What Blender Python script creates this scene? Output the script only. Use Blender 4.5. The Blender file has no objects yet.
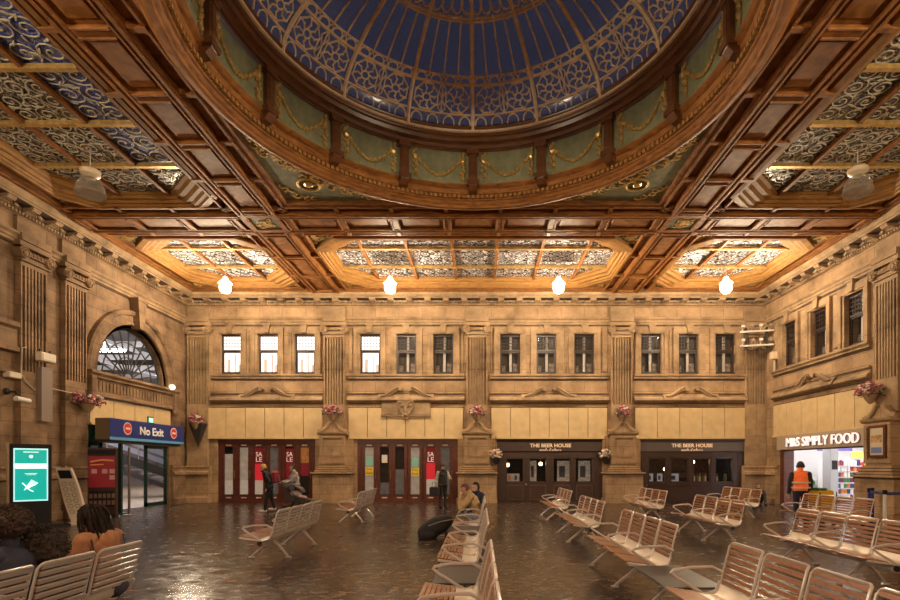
import bpy, bmesh, math, random
from mathutils import Vector, Matrix, noise
PI = math.pi
rnd = random.Random(7)
scene = bpy.context.scene
COL = scene.collection

# ---------------------------------------------------------------- camera
F_PX = 530.0
cd = bpy.data.cameras.new('camera'); cam = bpy.data.objects.new('camera', cd); COL.objects.link(cam)
cam.location = (0, 0, 1.7); cam.rotation_euler = (PI/2, 0, 0)
cd.sensor_width = 36.0; cd.lens = 36.0*F_PX/900.0
cd.shift_x = -30/900.0; cd.shift_y = 165/900.0
cd.clip_start = 0.05; cd.clip_end = 200
scene.camera = cam
# ---------------------------------------------------------------- world, exposure
w = bpy.data.worlds.new('dusk'); scene.world = w; w.use_nodes = True
bg = w.node_tree.nodes['Background']; bg.inputs[0].default_value = (0.20, 0.22, 0.42, 1); bg.inputs[1].default_value = 0.22
scene.view_settings.view_transform = 'Standard'; scene.view_settings.look = 'None'
scene.view_settings.gamma = 1.0; scene.view_settings.exposure = 0.50
scene.view_settings.use_curve_mapping = False
LAMP_STRENGTH = 430.0
LAMP_COLOR = (1.0, 0.785, 0.53)
FLOOD_W = 1350.0              # corner spots added as fill for the ceiling and dome
# ---------------------------------------------------------------- geometry constants
XL, XR, YB, YF = -13.3, 12.9, 24.0, -3.8
CX, CY = -0.2, 10.15           # centre of the dome
ZB = 9.30                      # underside of the ceiling beams
# ---------------------------------------------------------------- helpers
class MB:
    def __init__(s): s.v = []; s.f = []; s.m = []; s.mi = 0
    def add(s, vs, fs, M=None):
        n = len(s.v)
        if M is None: s.v += [tuple(p) for p in vs]
        else: s.v += [tuple(M @ Vector(p)) for p in vs]
        s.f += [tuple(i+n for i in f) for f in fs]; s.m += [s.mi]*len(fs)
        return s
    def box(s, x0, x1, y0, y1, z0, z1, M=None):
        if x0 > x1: x0, x1 = x1, x0
        if y0 > y1: y0, y1 = y1, y0
        if z0 > z1: z0, z1 = z1, z0
        return s.add([(x0,y0,z0),(x1,y0,z0),(x1,y1,z0),(x0,y1,z0),(x0,y0,z1),(x1,y0,z1),(x1,y1,z1),(x0,y1,z1)],
              [(0,3,2,1),(4,5,6,7),(0,1,5,4),(1,2,6,5),(2,3,7,6),(3,0,4,7)], M)
    def cbox(s, x0, x1, y0, y1, z0, z1, c=.01, M=None):   # box with chamfered vertical & horizontal edges
        pts = []
        for z, k in ((z0, c), (z0+c, 0), (z1-c, 0), (z1, c)):
            pts += [(x0+k+c,y0+k,z),(x1-k-c,y0+k,z),(x1-k,y0+k+c,z),(x1-k,y1-k-c,z),(x1-k-c,y1-k,z),(x0+k+c,y1-k,z),(x0+k,y1-k-c,z),(x0+k,y0+k+c,z)]
        fs = [tuple(range(7,-1,-1)), tuple(range(24,32))]
        for r in range(3):
            for i in range(8):
                j = (i+1) % 8; fs.append((r*8+i, r*8+j, r*8+8+j, r*8+8+i))
        return s.add(pts, fs, M)
    def poly(s, pts, M=None): return s.add(pts, [tuple(range(len(pts)))], M)
    def extx(s, prof, x0, x1, M=None):        # closed profile of (y,z) extruded along x
        n = len(prof)
        vs = [(x0,a,b) for a,b in prof]+[(x1,a,b) for a,b in prof]
        fs = [(i,(i+1)%n,n+(i+1)%n,n+i) for i in range(n)]+[tuple(range(n-1,-1,-1)),tuple(range(n,2*n))]
        return s.add(vs, fs, M)
    def exty(s, prof, y0, y1, M=None):        # closed outline of (x,z) extruded along y
        n = len(prof)
        vs = [(a,y0,b) for a,b in prof]+[(a,y1,b) for a,b in prof]
        fs = [(i,(i+1)%n,n+(i+1)%n,n+i) for i in range(n)]+[tuple(range(n-1,-1,-1)),tuple(range(n,2*n))]
        return s.add(vs, fs, M)
    def extz(s, prof, z0, z1, M=None):
        n = len(prof)
        vs = [(a,b,z0) for a,b in prof]+[(a,b,z1) for a,b in prof]
        fs = [(i,(i+1)%n,n+(i+1)%n,n+i) for i in range(n)]+[tuple(range(n-1,-1,-1)),tuple(range(n,2*n))]
        return s.add(vs, fs, M)
    def tube(s, pts, r, n=6, closed=False, sy=1.0, M=None, caps=True):
        pts = [Vector(p) for p in pts]; m = len(pts)
        rs = r if isinstance(r, (list, tuple)) else [r]*m
        vs = []; prev = None
        for i, p in enumerate(pts):
            a = pts[(i-1) % m] if (closed or i > 0) else p
            b = pts[(i+1) % m] if (closed or i < m-1) else p
            t = (b-a)
            if t.length < 1e-9: t = Vector((0,0,1))
            t.normalize()
            ref = Vector((0,0,1)) if abs(t.z) < .9 else Vector((0,1,0))
            if prev is None: u = t.cross(ref).normalized()
            else:
                u = prev - t*prev.dot(t)
                u = u.normalized() if u.length > 1e-6 else t.cross(ref).normalized()
            prev = u; v = t.cross(u)
            for k in range(n):
                a_ = 2*PI*(k+.5)/n
                vs.append(p + (u*math.cos(a_) + v*math.sin(a_)*sy)*rs[i])
        fs = []
        for i in range(m if closed else m-1):
            j = (i+1) % m
            for k in range(n):
                l = (k+1) % n; fs.append((i*n+k, i*n+l, j*n+l, j*n+k))
        if not closed and caps: fs += [tuple(range(n-1,-1,-1)), tuple(range((m-1)*n, m*n))]
        return s.add(vs, fs, M)
    def rev(s, prof, n=24, a0=0, a1=2*PI, c=(0,0,0), closed=False, M=None):     # profile of (r,z) turned about z
        full = abs(a1-a0-2*PI) < 1e-6; k = n if full else n+1; m = len(prof); vs = []
        for i in range(k):
            a = a0+(a1-a0)*i/n
            for r, z in prof: vs.append((c[0]+r*math.sin(a), c[1]+r*math.cos(a), c[2]+z))
        fs = []
        for i in range(n):
            j = (i+1) % k
            for q in range(m if closed else m-1):
                q2 = (q+1) % m; fs.append((i*m+q, i*m+q2, j*m+q2, j*m+q))
        return s.add(vs, fs, M)
    def ball(s, c, r, n=8, m=5, sx=1, sy=1, sz=1, M=None):
        vs = [(c[0], c[1], c[2]-r*sz)]; fs = []
        for i in range(1, m):
            t = PI*i/m
            for k in range(n):
                a = 2*PI*k/n; vs.append((c[0]+r*sx*math.sin(t)*math.cos(a), c[1]+r*sy*math.sin(t)*math.sin(a), c[2]-r*sz*math.cos(t)))
        vs.append((c[0], c[1], c[2]+r*sz)); L = len(vs)-1
        for k in range(n):
            l = (k+1) % n; fs.append((0, 1+l, 1+k)); fs.append((L, 1+(m-2)*n+k, 1+(m-2)*n+l))
            for i in range(m-2): fs.append((1+i*n+k, 1+i*n+l, 1+(i+1)*n+l, 1+(i+1)*n+k))
        return s.add(vs, fs, M)
    def build(s, name, mats, parent=None, smooth=False, loc=None, rz=0.0, bevel=0):
        me = bpy.data.meshes.new(name); me.from_pydata(s.v, [], s.f)
        if not isinstance(mats, (list, tuple)): mats = [mats]
        for m in mats: me.materials.append(m)
        if len(mats) > 1: me.polygons.foreach_set('material_index', s.m)
        bm = bmesh.new(); bm.from_mesh(me); bmesh.ops.recalc_face_normals(bm, faces=bm.faces); bm.to_mesh(me); bm.free()
        if smooth:
            me.polygons.foreach_set('use_smooth', [True]*len(me.polygons))
            me.set_sharp_from_angle(angle=math.radians(40))
        o = bpy.data.objects.new(name, me); COL.objects.link(o)
        if parent is not None: o.parent = parent
        if loc is not None: o.location = loc
        o.rotation_euler = (0, 0, rz)
        if bevel:
            b = o.modifiers.new('bevel', 'BEVEL'); b.width = bevel; b.segments = 2; b.limit_method = 'ANGLE'
        return o
LABELS = {}
def tag(o, label, cat, group=None, kind=None):
    o['label'] = label; o['category'] = cat
    if group: o['group'] = group
    elif 'group' in o: del o['group']
    if kind: o['kind'] = kind
    return o
def struct(o): o['kind'] = 'structure'; return o
def thing(name, label, cat, loc=(0,0,0), rz=0.0, group=None):
    o = bpy.data.objects.new(name, None); COL.objects.link(o); o.empty_display_size = .2
    o.location = loc; o.rotation_euler = (0, 0, rz)
    return tag(o, label, cat, group)
def sroot(name, loc=(0,0,0), rz=0.0):
    o = bpy.data.objects.new(name, None); COL.objects.link(o); o.location = loc; o.rotation_euler = (0,0,rz); o['kind'] = 'structure'; return o
KIDS = {}
def kids(o): return [c for c in bpy.data.objects if c.parent == o]
def dup(o, loc=None, rz=None, label=None, group=None, parent=None, snap=None):
    if snap is None: snap = snapshot(o)
    c = snap[0].copy(); COL.objects.link(c)
    if parent is not None: c.parent = parent
    if loc is not None: c.location = loc
    if rz is not None: c.rotation_euler = (0, 0, rz)
    if label: c['label'] = label
    if group: c['group'] = group
    for ch in snap[1]: dup(None, snap=ch, parent=c)
    return c
def snapshot(o): return (o, [snapshot(k) for k in kids(o)])
RZ = {'back': 0.0, 'left': PI/2, 'right': -PI/2}
def fr(wall, u, z=0.0, d=0.0):            # point on a wall: u along it (x, or y on the side walls), d out into the room
    if wall == 'back': return (u, YB-d, z)
    if wall == 'left': return (XL+d, u, z)
    return (XR-d, u, z)
def text_mesh(name, body, height, mat, parent, loc, rot=(PI/2,0,0), ext=.01, width=None, bold=0.0):
    cu = bpy.data.curves.new('txt', 'FONT'); cu.body = body; cu.size = 1.0; cu.extrude = ext; cu.offset = bold
    cu.align_x = 'CENTER'; cu.resolution_u = 3
    t = bpy.data.objects.new('txt', cu); COL.objects.link(t)
    bpy.context.view_layer.update()
    me = bpy.data.meshes.new_from_object(t.evaluated_get(bpy.context.evaluated_depsgraph_get()))
    bpy.data.objects.remove(t)
    xs = [v.co.x for v in me.vertices]; ys = [v.co.y for v in me.vertices]
    sy = height/(max(ys)-min(ys)); sx = (width/(max(xs)-min(xs))) if width else sy
    cx = (max(xs)+min(xs))/2; cy = min(ys)
    for v in me.vertices: v.co = ((v.co.x-cx)*sx, (v.co.y-cy)*sy, v.co.z)
    me.materials.clear(); me.materials.append(mat); me.name = name
    o = bpy.data.objects.new(name, me); COL.objects.link(o); o.parent = parent; o.location = loc; o.rotation_euler = rot
    return o
# ---------------------------------------------------------------- materials
MATS = {}
def mat(name, col, rough=.5, metal=0, emit=0, ecol=None, vary=0, scale=6, bump=0, bscale=30, spec=.5, alpha=1, trans=0, coat=0):
    if name in MATS: return MATS[name]
    m = bpy.data.materials.new(name); m.use_nodes = True; nt = m.node_tree; b = nt.nodes['Principled BSDF']
    b.inputs['Base Color'].default_value = (*col, 1); b.inputs['Roughness'].default_value = rough
    b.inputs['Metallic'].default_value = metal; b.inputs['Specular IOR Level'].default_value = spec
    b.inputs['Alpha'].default_value = alpha; b.inputs['Transmission Weight'].default_value = trans
    b.inputs['Coat Weight'].default_value = coat
    if emit: b.inputs['Emission Color'].default_value = (*(ecol or col), 1); b.inputs['Emission Strength'].default_value = emit
    if vary or bump:
        tc = nt.nodes.new('ShaderNodeTexCoord')
    if vary:
        n = nt.nodes.new('ShaderNodeTexNoise'); n.inputs['Scale'].default_value = scale; n.inputs['Detail'].default_value = 5
        nt.links.new(tc.outputs['Object'], n.inputs['Vector'])
        r = nt.nodes.new('ShaderNodeValToRGB'); r.color_ramp.elements[0].position = .3; r.color_ramp.elements[1].position = .7
        r.color_ramp.elements[0].color = (*[c*(1-vary) for c in col], 1); r.color_ramp.elements[1].color = (*[min(1, c*(1+vary)) for c in col], 1)
        nt.links.new(n.outputs['Fac'], r.inputs['Fac']); nt.links.new(r.outputs['Color'], b.inputs['Base Color'])
    if bump:
        n2 = nt.nodes.new('ShaderNodeTexNoise'); n2.inputs['Scale'].default_value = bscale; n2.inputs['Detail'].default_value = 3
        nt.links.new(tc.outputs['Object'], n2.inputs['Vector'])
        bp = nt.nodes.new('ShaderNodeBump'); bp.inputs['Strength'].default_value = bump; bp.inputs['Distance'].default_value = .02
        nt.links.new(n2.outputs['Fac'], bp.inputs['Height']); nt.links.new(bp.outputs['Normal'], b.inputs['Normal'])
    MATS[name] = m; return m
def N(nt, t, **kw):
    n = nt.nodes.new(t)
    for k, v in kw.items(): setattr(n, k, v)
    return n
def stone(name, col, row=.42, wid=1.05, dark=.5, joint=.35, rough=.8):
    m = bpy.data.materials.new(name); m.use_nodes = True; nt = m.node_tree; b = nt.nodes['Principled BSDF']; L = nt.links.new
    tc = N(nt, 'ShaderNodeTexCoord'); sp = N(nt, 'ShaderNodeSeparateXYZ'); cb = N(nt, 'ShaderNodeCombineXYZ')
    L(tc.outputs['Object'], sp.inputs[0]); L(sp.outputs['X'], cb.inputs['X']); L(sp.outputs['Z'], cb.inputs['Y'])
    br = N(nt, 'ShaderNodeTexBrick'); br.inputs['Scale'].default_value = 1; br.inputs['Brick Width'].default_value = wid; br.inputs['Row Height'].default_value = row
    br.inputs['Mortar Size'].default_value = .008; br.inputs['Mortar Smooth'].default_value = .3; br.inputs['Bias'].default_value = 0
    br.inputs['Color1'].default_value = (*col, 1); br.inputs['Color2'].default_value = (*[c*.80 for c in col], 1); br.inputs['Mortar'].default_value = (*[c*joint for c in col], 1)
    L(cb.outputs[0], br.inputs['Vector'])
    n = N(nt, 'ShaderNodeTexNoise'); n.inputs['Scale'].default_value = 1.1; n.inputs['Detail'].default_value = 7; n.inputs['Roughness'].default_value = .65
    L(tc.outputs['Object'], n.inputs['Vector'])
    r = N(nt, 'ShaderNodeValToRGB'); r.color_ramp.elements[0].position = .32; r.color_ramp.elements[1].position = .68
    r.color_ramp.elements[0].color = (dark, dark*.92, dark*.85, 1); r.color_ramp.elements[1].color = (1.12, 1.08, 1.0, 1)
    L(n.outputs['Fac'], r.inputs['Fac'])
    mx = N(nt, 'ShaderNodeMix', data_type='RGBA', blend_type='MULTIPLY'); mx.inputs['Factor'].default_value = 1
    L(br.outputs['Color'], mx.inputs['A']); L(r.outputs['Color'], mx.inputs['B']); L(mx.outputs['Result'], b.inputs['Base Color'])
    n2 = N(nt, 'ShaderNodeTexNoise'); n2.inputs['Scale'].default_value = 18; n2.inputs['Detail'].default_value = 6; L(tc.outputs['Object'], n2.inputs['Vector'])
    bp = N(nt, 'ShaderNodeBump'); bp.inputs['Strength'].default_value = .35; bp.inputs['Distance'].default_value = .02
    L(n2.outputs['Fac'], bp.inputs['Height']); L(bp.outputs['Normal'], b.inputs['Normal'])
    b.inputs['Roughness'].default_value = rough; b.inputs['Specular IOR Level'].default_value = .3
    MATS[name] = m; return m
def wood(name, c0, c1, rough=.32, sc=1.0, coat=.3):
    m = bpy.data.materials.new(name); m.use_nodes = True; nt = m.node_tree; b = nt.nodes['Principled BSDF']; L = nt.links.new
    tc = N(nt, 'ShaderNodeTexCoord'); n = N(nt, 'ShaderNodeTexNoise'); n.inputs['Scale'].default_value = 2.2*sc; n.inputs['Detail'].default_value = 6; n.inputs['Distortion'].default_value = 1.5
    mp = N(nt, 'ShaderNodeMapping'); mp.inputs['Scale'].default_value = (1, 1, 5); L(tc.outputs['Object'], mp.inputs['Vector']); L(mp.outputs[0], n.inputs['Vector'])
    r = N(nt, 'ShaderNodeValToRGB'); r.color_ramp.elements[0].position = .3; r.color_ramp.elements[1].position = .72
    r.color_ramp.elements[0].color = (*c0, 1); r.color_ramp.elements[1].color = (*c1, 1)
    L(n.outputs['Fac'], r.inputs['Fac']); L(r.outputs['Color'], b.inputs['Base Color'])
    b.inputs['Roughness'].default_value = rough; b.inputs['Coat Weight'].default_value = coat; b.inputs['Coat Roughness'].default_value = .25; b.inputs['Specular IOR Level'].default_value = .5 if coat else .22
    MATS[name] = m; return m
STONE = stone('sandstone', (.46, .315, .19))
STONE_D = stone('sandstone_carved', (.44, .31, .19), row=3, wid=9, dark=.42)
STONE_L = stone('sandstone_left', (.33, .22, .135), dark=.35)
BOARD = mat('cream_board', (.60, .44, .23), .55, vary=.10, scale=3)
OAK = wood('polished_oak', (.16, .060, .015), (.38, .158, .042), .58, coat=.0)
OAK_D = wood('dark_oak', (.075, .026, .009), (.17, .065, .022), .35)
OAK_L = wood('light_oak', (.23, .11, .032), (.40, .21, .062), .60, coat=.0)
GILT = mat('gilding', (.62, .42, .15), .34, metal=.55, vary=.25, scale=9)
GREEN = mat('sage_plaster', (.20, .21, .12), .55, vary=.25, scale=5, bump=.6, bscale=9)
SOOT = mat('sooty_stone', (.09,.06,.04), .9, vary=.5, scale=8)  # dark stone that paints in the shade under and between mouldings
GREEN_D = mat('dark_sage_plaster', (.12, .12, .055), .55, vary=.35, scale=7, bump=.6, bscale=12)
CREAMIRON = mat('cream_ironwork', (.62, .56, .42), .5, vary=.15)
LEAD = mat('tan_tracery', (.82, .64, .46), .5, vary=.15)
GREYM = mat('satin_steel', (.58, .52, .48), .30, metal=.35)
PANM = mat('bright_seat_pan', (.66, .57, .47), .38, metal=.35)
BACKM = mat('grey_powder_coat', (.31, .275, .255), .42, metal=.15)
SLAT = wood('bench_slat', (.17, .058, .018), (.38, .155, .052), .3, sc=3)
MAHOG = wood('mahogany', (.06, .014, .009), (.13, .032, .018), .3)
DBROWN = wood('dark_brown_paint', (.030, .014, .010), (.055, .026, .018), .35)
BLACK = mat('black_plastic', (.010, .010, .012), .6, spec=.25)
DARK = mat('dark_iron', (.03, .027, .025), .5)
WHITE = mat('white_paint', (.75, .72, .68), .5)
CREAM = mat('cream_paint', (.60, .48, .33), .5)
NAVY = mat('navy_sign', (.010, .026, .20), .4)
SKYB = mat('light_blue_sign', (.10, .35, .62), .4)
RED = mat('red_sign', (.62, .03, .03), .4)
GREENP = mat('green_painted_steel', (.012, .045, .035), .35, metal=.2)
def glass(name, col, alpha=.3, rough=.03):
    m = bpy.data.materials.new(name); m.use_nodes = True; nt = m.node_tree; L = nt.links.new
    nt.nodes.remove(nt.nodes['Principled BSDF']); out = nt.nodes['Material Output']
    tr = N(nt, 'ShaderNodeBsdfTransparent'); tr.inputs[0].default_value = (*[min(1, .9+.1*c) for c in col], 1)
    gl = N(nt, 'ShaderNodeBsdfPrincipled'); gl.inputs['Base Color'].default_value = (*col, 1); gl.inputs['Roughness'].default_value = rough
    lw_ = N(nt, 'ShaderNodeLayerWeight'); lw_.inputs[0].default_value = .5; fr_ = N(nt, 'ShaderNodeMath', operation='POWER'); fr_.inputs[1].default_value = 5; L(lw_.outputs['Facing'], fr_.inputs[0])
    ad = N(nt, 'ShaderNodeMath', operation='ADD', use_clamp=True); ad.inputs[1].default_value = alpha; L(fr_.outputs[0], ad.inputs[0])
    mx = N(nt, 'ShaderNodeMixShader'); L(ad.outputs[0], mx.inputs[0]); L(tr.outputs[0], mx.inputs[1]); L(gl.outputs[0], mx.inputs[2]); L(mx.outputs[0], out.inputs[0])
    MATS[name] = m; return m
GLASS = glass('clear_glass', (.05, .05, .05), .06)
DOMEGLASS = glass('blue_dome_glass', (.055, .055, .105), .72, .18)
def laceglass(name, blue, cream, sc, thr):
    m = bpy.data.materials.new(name); m.use_nodes = True; nt = m.node_tree; b = nt.nodes['Principled BSDF']; L = nt.links.new
    tc = N(nt, 'ShaderNodeTexCoord'); n = N(nt, 'ShaderNodeTexNoise'); n.inputs['Scale'].default_value = sc; n.inputs['Detail'].default_value = 2; n.inputs['Distortion'].default_value = 3.5
    L(tc.outputs['Object'], n.inputs['Vector'])
    # thin curled lines where the noise crosses its middle value
    s1 = N(nt, 'ShaderNodeMath', operation='SUBTRACT'); s1.inputs[1].default_value = .5; L(n.outputs['Fac'], s1.inputs[0])
    ab = N(nt, 'ShaderNodeMath', operation='ABSOLUTE'); L(s1.outputs[0], ab.inputs[0])
    r = N(nt, 'ShaderNodeValToRGB'); r.color_ramp.elements[0].position = thr; r.color_ramp.elements[1].position = thr+.012
    r.color_ramp.elements[0].color = (*cream, 1); r.color_ramp.elements[1].color = (*blue, 1); L(ab.outputs[0], r.inputs['Fac'])
    L(r.outputs['Color'], b.inputs['Base Color']); b.inputs['Roughness'].default_value = .28
    MATS[name] = m; return m
PANEGL_BLUE = laceglass('blue_leaded_glass', (.035, .07, .36), (.42, .40, .34), 3.2, .016)
PANEGL_GREY = laceglass('smoky_leaded_glass', (.035, .035, .055), (.44, .40, .34), 3.4, .034)
PANEGL_PALE = laceglass('pale_leaded_glass', (.90, .87, .90), (.16, .13, .13), 3.4, .011)
# ================================================================ FLOOR
def floor_material():
    m = bpy.data.materials.new('polished_stone_floor'); m.use_nodes = True; nt = m.node_tree; b = nt.nodes['Principled BSDF']; L = nt.links.new
    tc = N(nt, 'ShaderNodeTexCoord')
    br = N(nt, 'ShaderNodeTexBrick'); br.offset = .5; br.inputs['Scale'].default_value = 1; br.inputs['Brick Width'].default_value = 1.25; br.inputs['Row Height'].default_value = .95
    br.inputs['Mortar Size'].default_value = .008; br.inputs['Color1'].default_value = (.038, .028, .022, 1); br.inputs['Color2'].default_value = (.024, .018, .015, 1); br.inputs['Mortar'].default_value = (.016, .012, .010, 1)
    L(tc.outputs['Object'], br.inputs['Vector'])
    mp = N(nt, 'ShaderNodeMapping'); mp.inputs['Scale'].default_value = (.9, 1.6, 1); L(tc.outputs['Object'], mp.inputs['Vector'])
    n = N(nt, 'ShaderNodeTexNoise'); n.inputs['Scale'].default_value = 6.5; n.inputs['Detail'].default_value = 9; n.inputs['Roughness'].default_value = .7; n.inputs['Distortion'].default_value = .8
    L(mp.outputs[0], n.inputs['Vector'])
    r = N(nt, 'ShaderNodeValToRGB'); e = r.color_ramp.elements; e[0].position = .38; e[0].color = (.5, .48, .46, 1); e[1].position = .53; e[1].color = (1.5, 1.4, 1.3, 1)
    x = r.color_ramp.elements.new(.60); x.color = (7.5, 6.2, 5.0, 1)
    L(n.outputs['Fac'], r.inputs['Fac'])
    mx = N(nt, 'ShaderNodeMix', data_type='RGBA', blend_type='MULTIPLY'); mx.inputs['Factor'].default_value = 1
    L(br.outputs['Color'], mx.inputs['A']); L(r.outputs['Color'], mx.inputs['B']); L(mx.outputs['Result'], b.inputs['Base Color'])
    n2 = N(nt, 'ShaderNodeTexNoise'); n2.inputs['Scale'].default_value = 4; n2.inputs['Detail'].default_value = 6; L(tc.outputs['Object'], n2.inputs['Vector'])
    r2 = N(nt, 'ShaderNodeMapRange'); r2.inputs['From Min'].default_value = .35; r2.inputs['From Max'].default_value = .65; r2.inputs['To Min'].default_value = .12; r2.inputs['To Max'].default_value = .28
    L(n2.outputs['Fac'], r2.inputs[0]); L(r2.outputs[0], b.inputs['Roughness'])
    n3 = N(nt, 'ShaderNodeTexNoise'); n3.inputs['Scale'].default_value = 16; n3.inputs['Detail'].default_value = 5; L(tc.outputs['Object'], n3.inputs['Vector'])
    bp = N(nt, 'ShaderNodeBump'); bp.inputs['Strength'].default_value = .22; bp.inputs['Distance'].default_value = .02
    L(n3.outputs['Fac'], bp.inputs['Height']); L(bp.outputs['Normal'], b.inputs['Normal'])
    b.inputs['Specular IOR Level'].default_value = .22
    return m
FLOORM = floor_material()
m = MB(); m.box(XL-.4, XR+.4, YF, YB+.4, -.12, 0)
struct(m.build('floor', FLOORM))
# ================================================================ WALLS
def wall(name, u0, u1, z1, holes, material, w, flip=False, depth=.45, extra=None):
    """wall in the local frame of that side: x along, -y out into the room; holes (x0,x1,z0,z1)"""
    xs = sorted({u0, u1} | {h[i] for h in holes for i in (0, 1)}); zs = sorted({0, z1} | {h[i] for h in holes for i in (2, 3)})
    m = MB()
    for i in range(len(xs)-1):
        for j in range(len(zs)-1):
            a, b, c, d = xs[i], xs[i+1], zs[j], zs[j+1]; mx, mz = (a+b)/2, (c+d)/2
            if any(h[0] < mx < h[1] and h[2] < mz < h[3] for h in holes): continue
            m.poly([(a,0,c),(b,0,c),(b,0,d),(a,0,d)])
    for (a, b, c, d) in holes:
        m.poly([(a,0,c),(a,depth,c),(a,depth,d),(a,0,d)]); m.poly([(b,0,c),(b,depth,c),(b,depth,d),(b,0,d)])
        m.poly([(a,0,d),(b,0,d),(b,depth,d),(a,depth,d)])
        if c > .01: m.poly([(a,0,c),(b,0,c),(b,depth,c),(a,depth,c)])
    if extra: extra(m)
    loc = {'back': (0, YB, 0), 'left': (XL, 0, 0), 'right': (XR, 0, 0)}[w]
    o = m.build(name, material); o.location = loc; o.rotation_euler = (0, 0, RZ[w]); return struct(o)
WX = [-11.28, -9.60, -7.93, -4.98, -3.33, -1.66, 1.36, 3.01, 4.72, 7.74, 9.44, 11.10]
BZ = (5.82, 7.63)
SHOPS = [(-11.88, -7.05), (-5.56, -.84), (.77, 5.66), (7.23, 12.0)]
SH = 2.86
wall('wall_back', XL, XR, 9.6, [(x-.45, x+.45, *BZ) for x in WX] + [(a, b, 0, SH) for a, b in SHOPS], STONE, 'back')
RWY = [22.05, 20.12, 18.22]
MS = (17.40, 22.75)
wall('wall_right', -YB, -YF, 9.6, [(-y-.45, -y+.45, *BZ) for y in RWY] + [(-MS[1], -MS[0], 0, 2.92)], STONE, 'right')
AY, AR, AZ = 20.35, 1.95, 4.92      # fanlight centre, radius, springing
DO = (18.0, 22.65)
def fan_fill(m):
    n = 32; P = [(AY+AR*math.cos(PI-PI*i/n), AZ+AR*math.sin(PI*i/n)) for i in range(n+1)]
    for (x0, z0), (x1, z1) in zip(P, P[1:]):
        m.poly([(x0,0,z0),(x1,0,z1),(x1,0,AZ+AR+.001),(x0,0,AZ+AR+.001)]); m.poly([(x0,0,z0),(x1,0,z1),(x1,.22,z1),(x0,.22,z0)])
lw_holes = [(DO[0], DO[1], 0, 4.1), (AY-AR, AY+AR, AZ, AZ+AR)]
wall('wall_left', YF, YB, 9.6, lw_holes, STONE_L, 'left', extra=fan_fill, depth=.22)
m = MB(); m.box(XL-.3, XR+.3, YF-.2, YF, 0, 9.6); struct(m.build('wall_front', STONE))
# ---------------------------------------------------------------- cornice, all round
def cornice(name, u0, u1, w, material, step=.82, phase=0):
    m = MB()
    m.extx([(0,9.35),(-.62,9.35),(-.62,9.24),(-.56,9.18),(-.5,9.16),(-.5,9.12),(-.16,9.12),(-.16,9.02),(-.12,8.98),(-.10,8.90),(0,8.88)], u0, u1)      # corona over the bracket course
    m.extx([(0,8.34),(-.20,8.34),(-.20,8.28),(-.13,8.22),(-.13,8.14),(-.09,8.12),(-.09,8.04),(0,8.02)], u0, u1)
    n = int((u1-u0)/.115)
    for i in range(n):
        x = u0+.06+i*.115; m.box(x, x+.06, -.15, -.09, 8.90, 8.98)
    loc = {'back': (0, YB, 0), 'left': (XL, 0, 0), 'right': (XR, 0, 0)}[w]
    o = m.build(name, material); o.location = loc; o.rotation_euler = (0,0,RZ[w]); struct(o)
    n = int((u1-u0)/step); k = MB()
    for i in range(n+1):
        x = u0+phase+.3+i*step
        if x > u1-.2: break
        k.extx([(-.14,9.13),(-.48,9.13),(-.49,9.06),(-.42,9.0),(-.34,9.02),(-.24,8.97),(-.14,8.96)], x-.13, x+.13)
    o2 = k.build('cornice_bracket_course', material, o)
    k = MB(); k.box(u0, u1, -.155, -.10, 8.985, 9.115); k.box(u0, u1, -.50, -.155, 9.105, 9.118); k.box(u0, u1, -.03, 0, 7.985, 8.02); k.build('sooty_course', SOOT, o)  # dark strips paint the shade between brackets and below the architrave
    k = MB()
    for i in range(n+1):
        x = u0+phase+.3+(i+.5)*step
        if x > u1-.3: break
        k.ball((x, -.20, 9.05), .06, n=7, m=5, sx=1.4, sy=.8); k.ball((x-.12, -.18, 9.05), .035, n=6, m=4); k.ball((x+.12, -.18, 9.05), .035, n=6, m=4)
    k.build('leaf_bosses', material, o)
    return o
cornice('trim_1', XL, XR, 'back', STONE_D)
cornice('trim_2', YF, YB, 'left', STONE_D)
cornice('trim_3', -YB, -YF, 'right', STONE_D)
m = MB()      # oak fascia above the stone cornice
for (x0, x1, y0, y1) in ((XL, XR, YB-.72, YB), (XL, XL+.72, YF, YB-.72), (XR-.72, XR, YF, YB-.72), (XL+.72, XR-.72, YF, YF+.72)):
    m.box(x0, x1, y0, y1, 9.36, 9.47)
for (x0, x1, y0, y1) in ((XL+.8, XR-.8, YB-.86, YB-.73), (XL+.73, XL+.86, YF+.8, YB-.8), (XR-.86, XR-.73, YF+.8, YB-.8)):
    m.box(x0, x1, y0, y1, 9.40, 9.50)
struct(m.build('trim_4', OAK))
# ---------------------------------------------------------------- wall dressings
def sill_bands(name, spans, w, material):
    m = MB()
    for (a, b) in spans:
        m.extx([(0,5.80),(-.16,5.80),(-.16,5.72),(-.10,5.66),(-.10,5.60),(0,5.56)], a, b)
    loc = {'back': (0, YB, 0), 'left': (XL, 0, 0), 'right': (XR, 0, 0)}[w]
    o = m.build(name, material); o.location = loc; o.rotation_euler = (0,0,RZ[w]); return struct(o)
BAYS = [(-12.15, -7.10), (-5.98, -.70), (.44, 5.80), (6.96, 12.05)]
RB = [(-23.25, -17.45)]
sill_bands('trim_5', BAYS, 'back', STONE_D)
sill_bands('trim_6', RB, 'right', STONE_D)
def soot_lines(name, spans, w, zs):  # dark strips standing in for shadow lines below sill and string course
    m = MB()
    for (a, b) in spans:
        for z in zs: m.box(a, b, -.035, 0, z-.035, z)
        m.box(a, b, -.062, 0, 4.86, 4.895)
    loc = {'back': (0, YB, 0), 'left': (XL, 0, 0), 'right': (XR, 0, 0)}[w]
    o = m.build(name, SOOT); o.location = loc; o.rotation_euler = (0,0,RZ[w]); return struct(o)  # dark material paints the shadow lines
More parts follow.
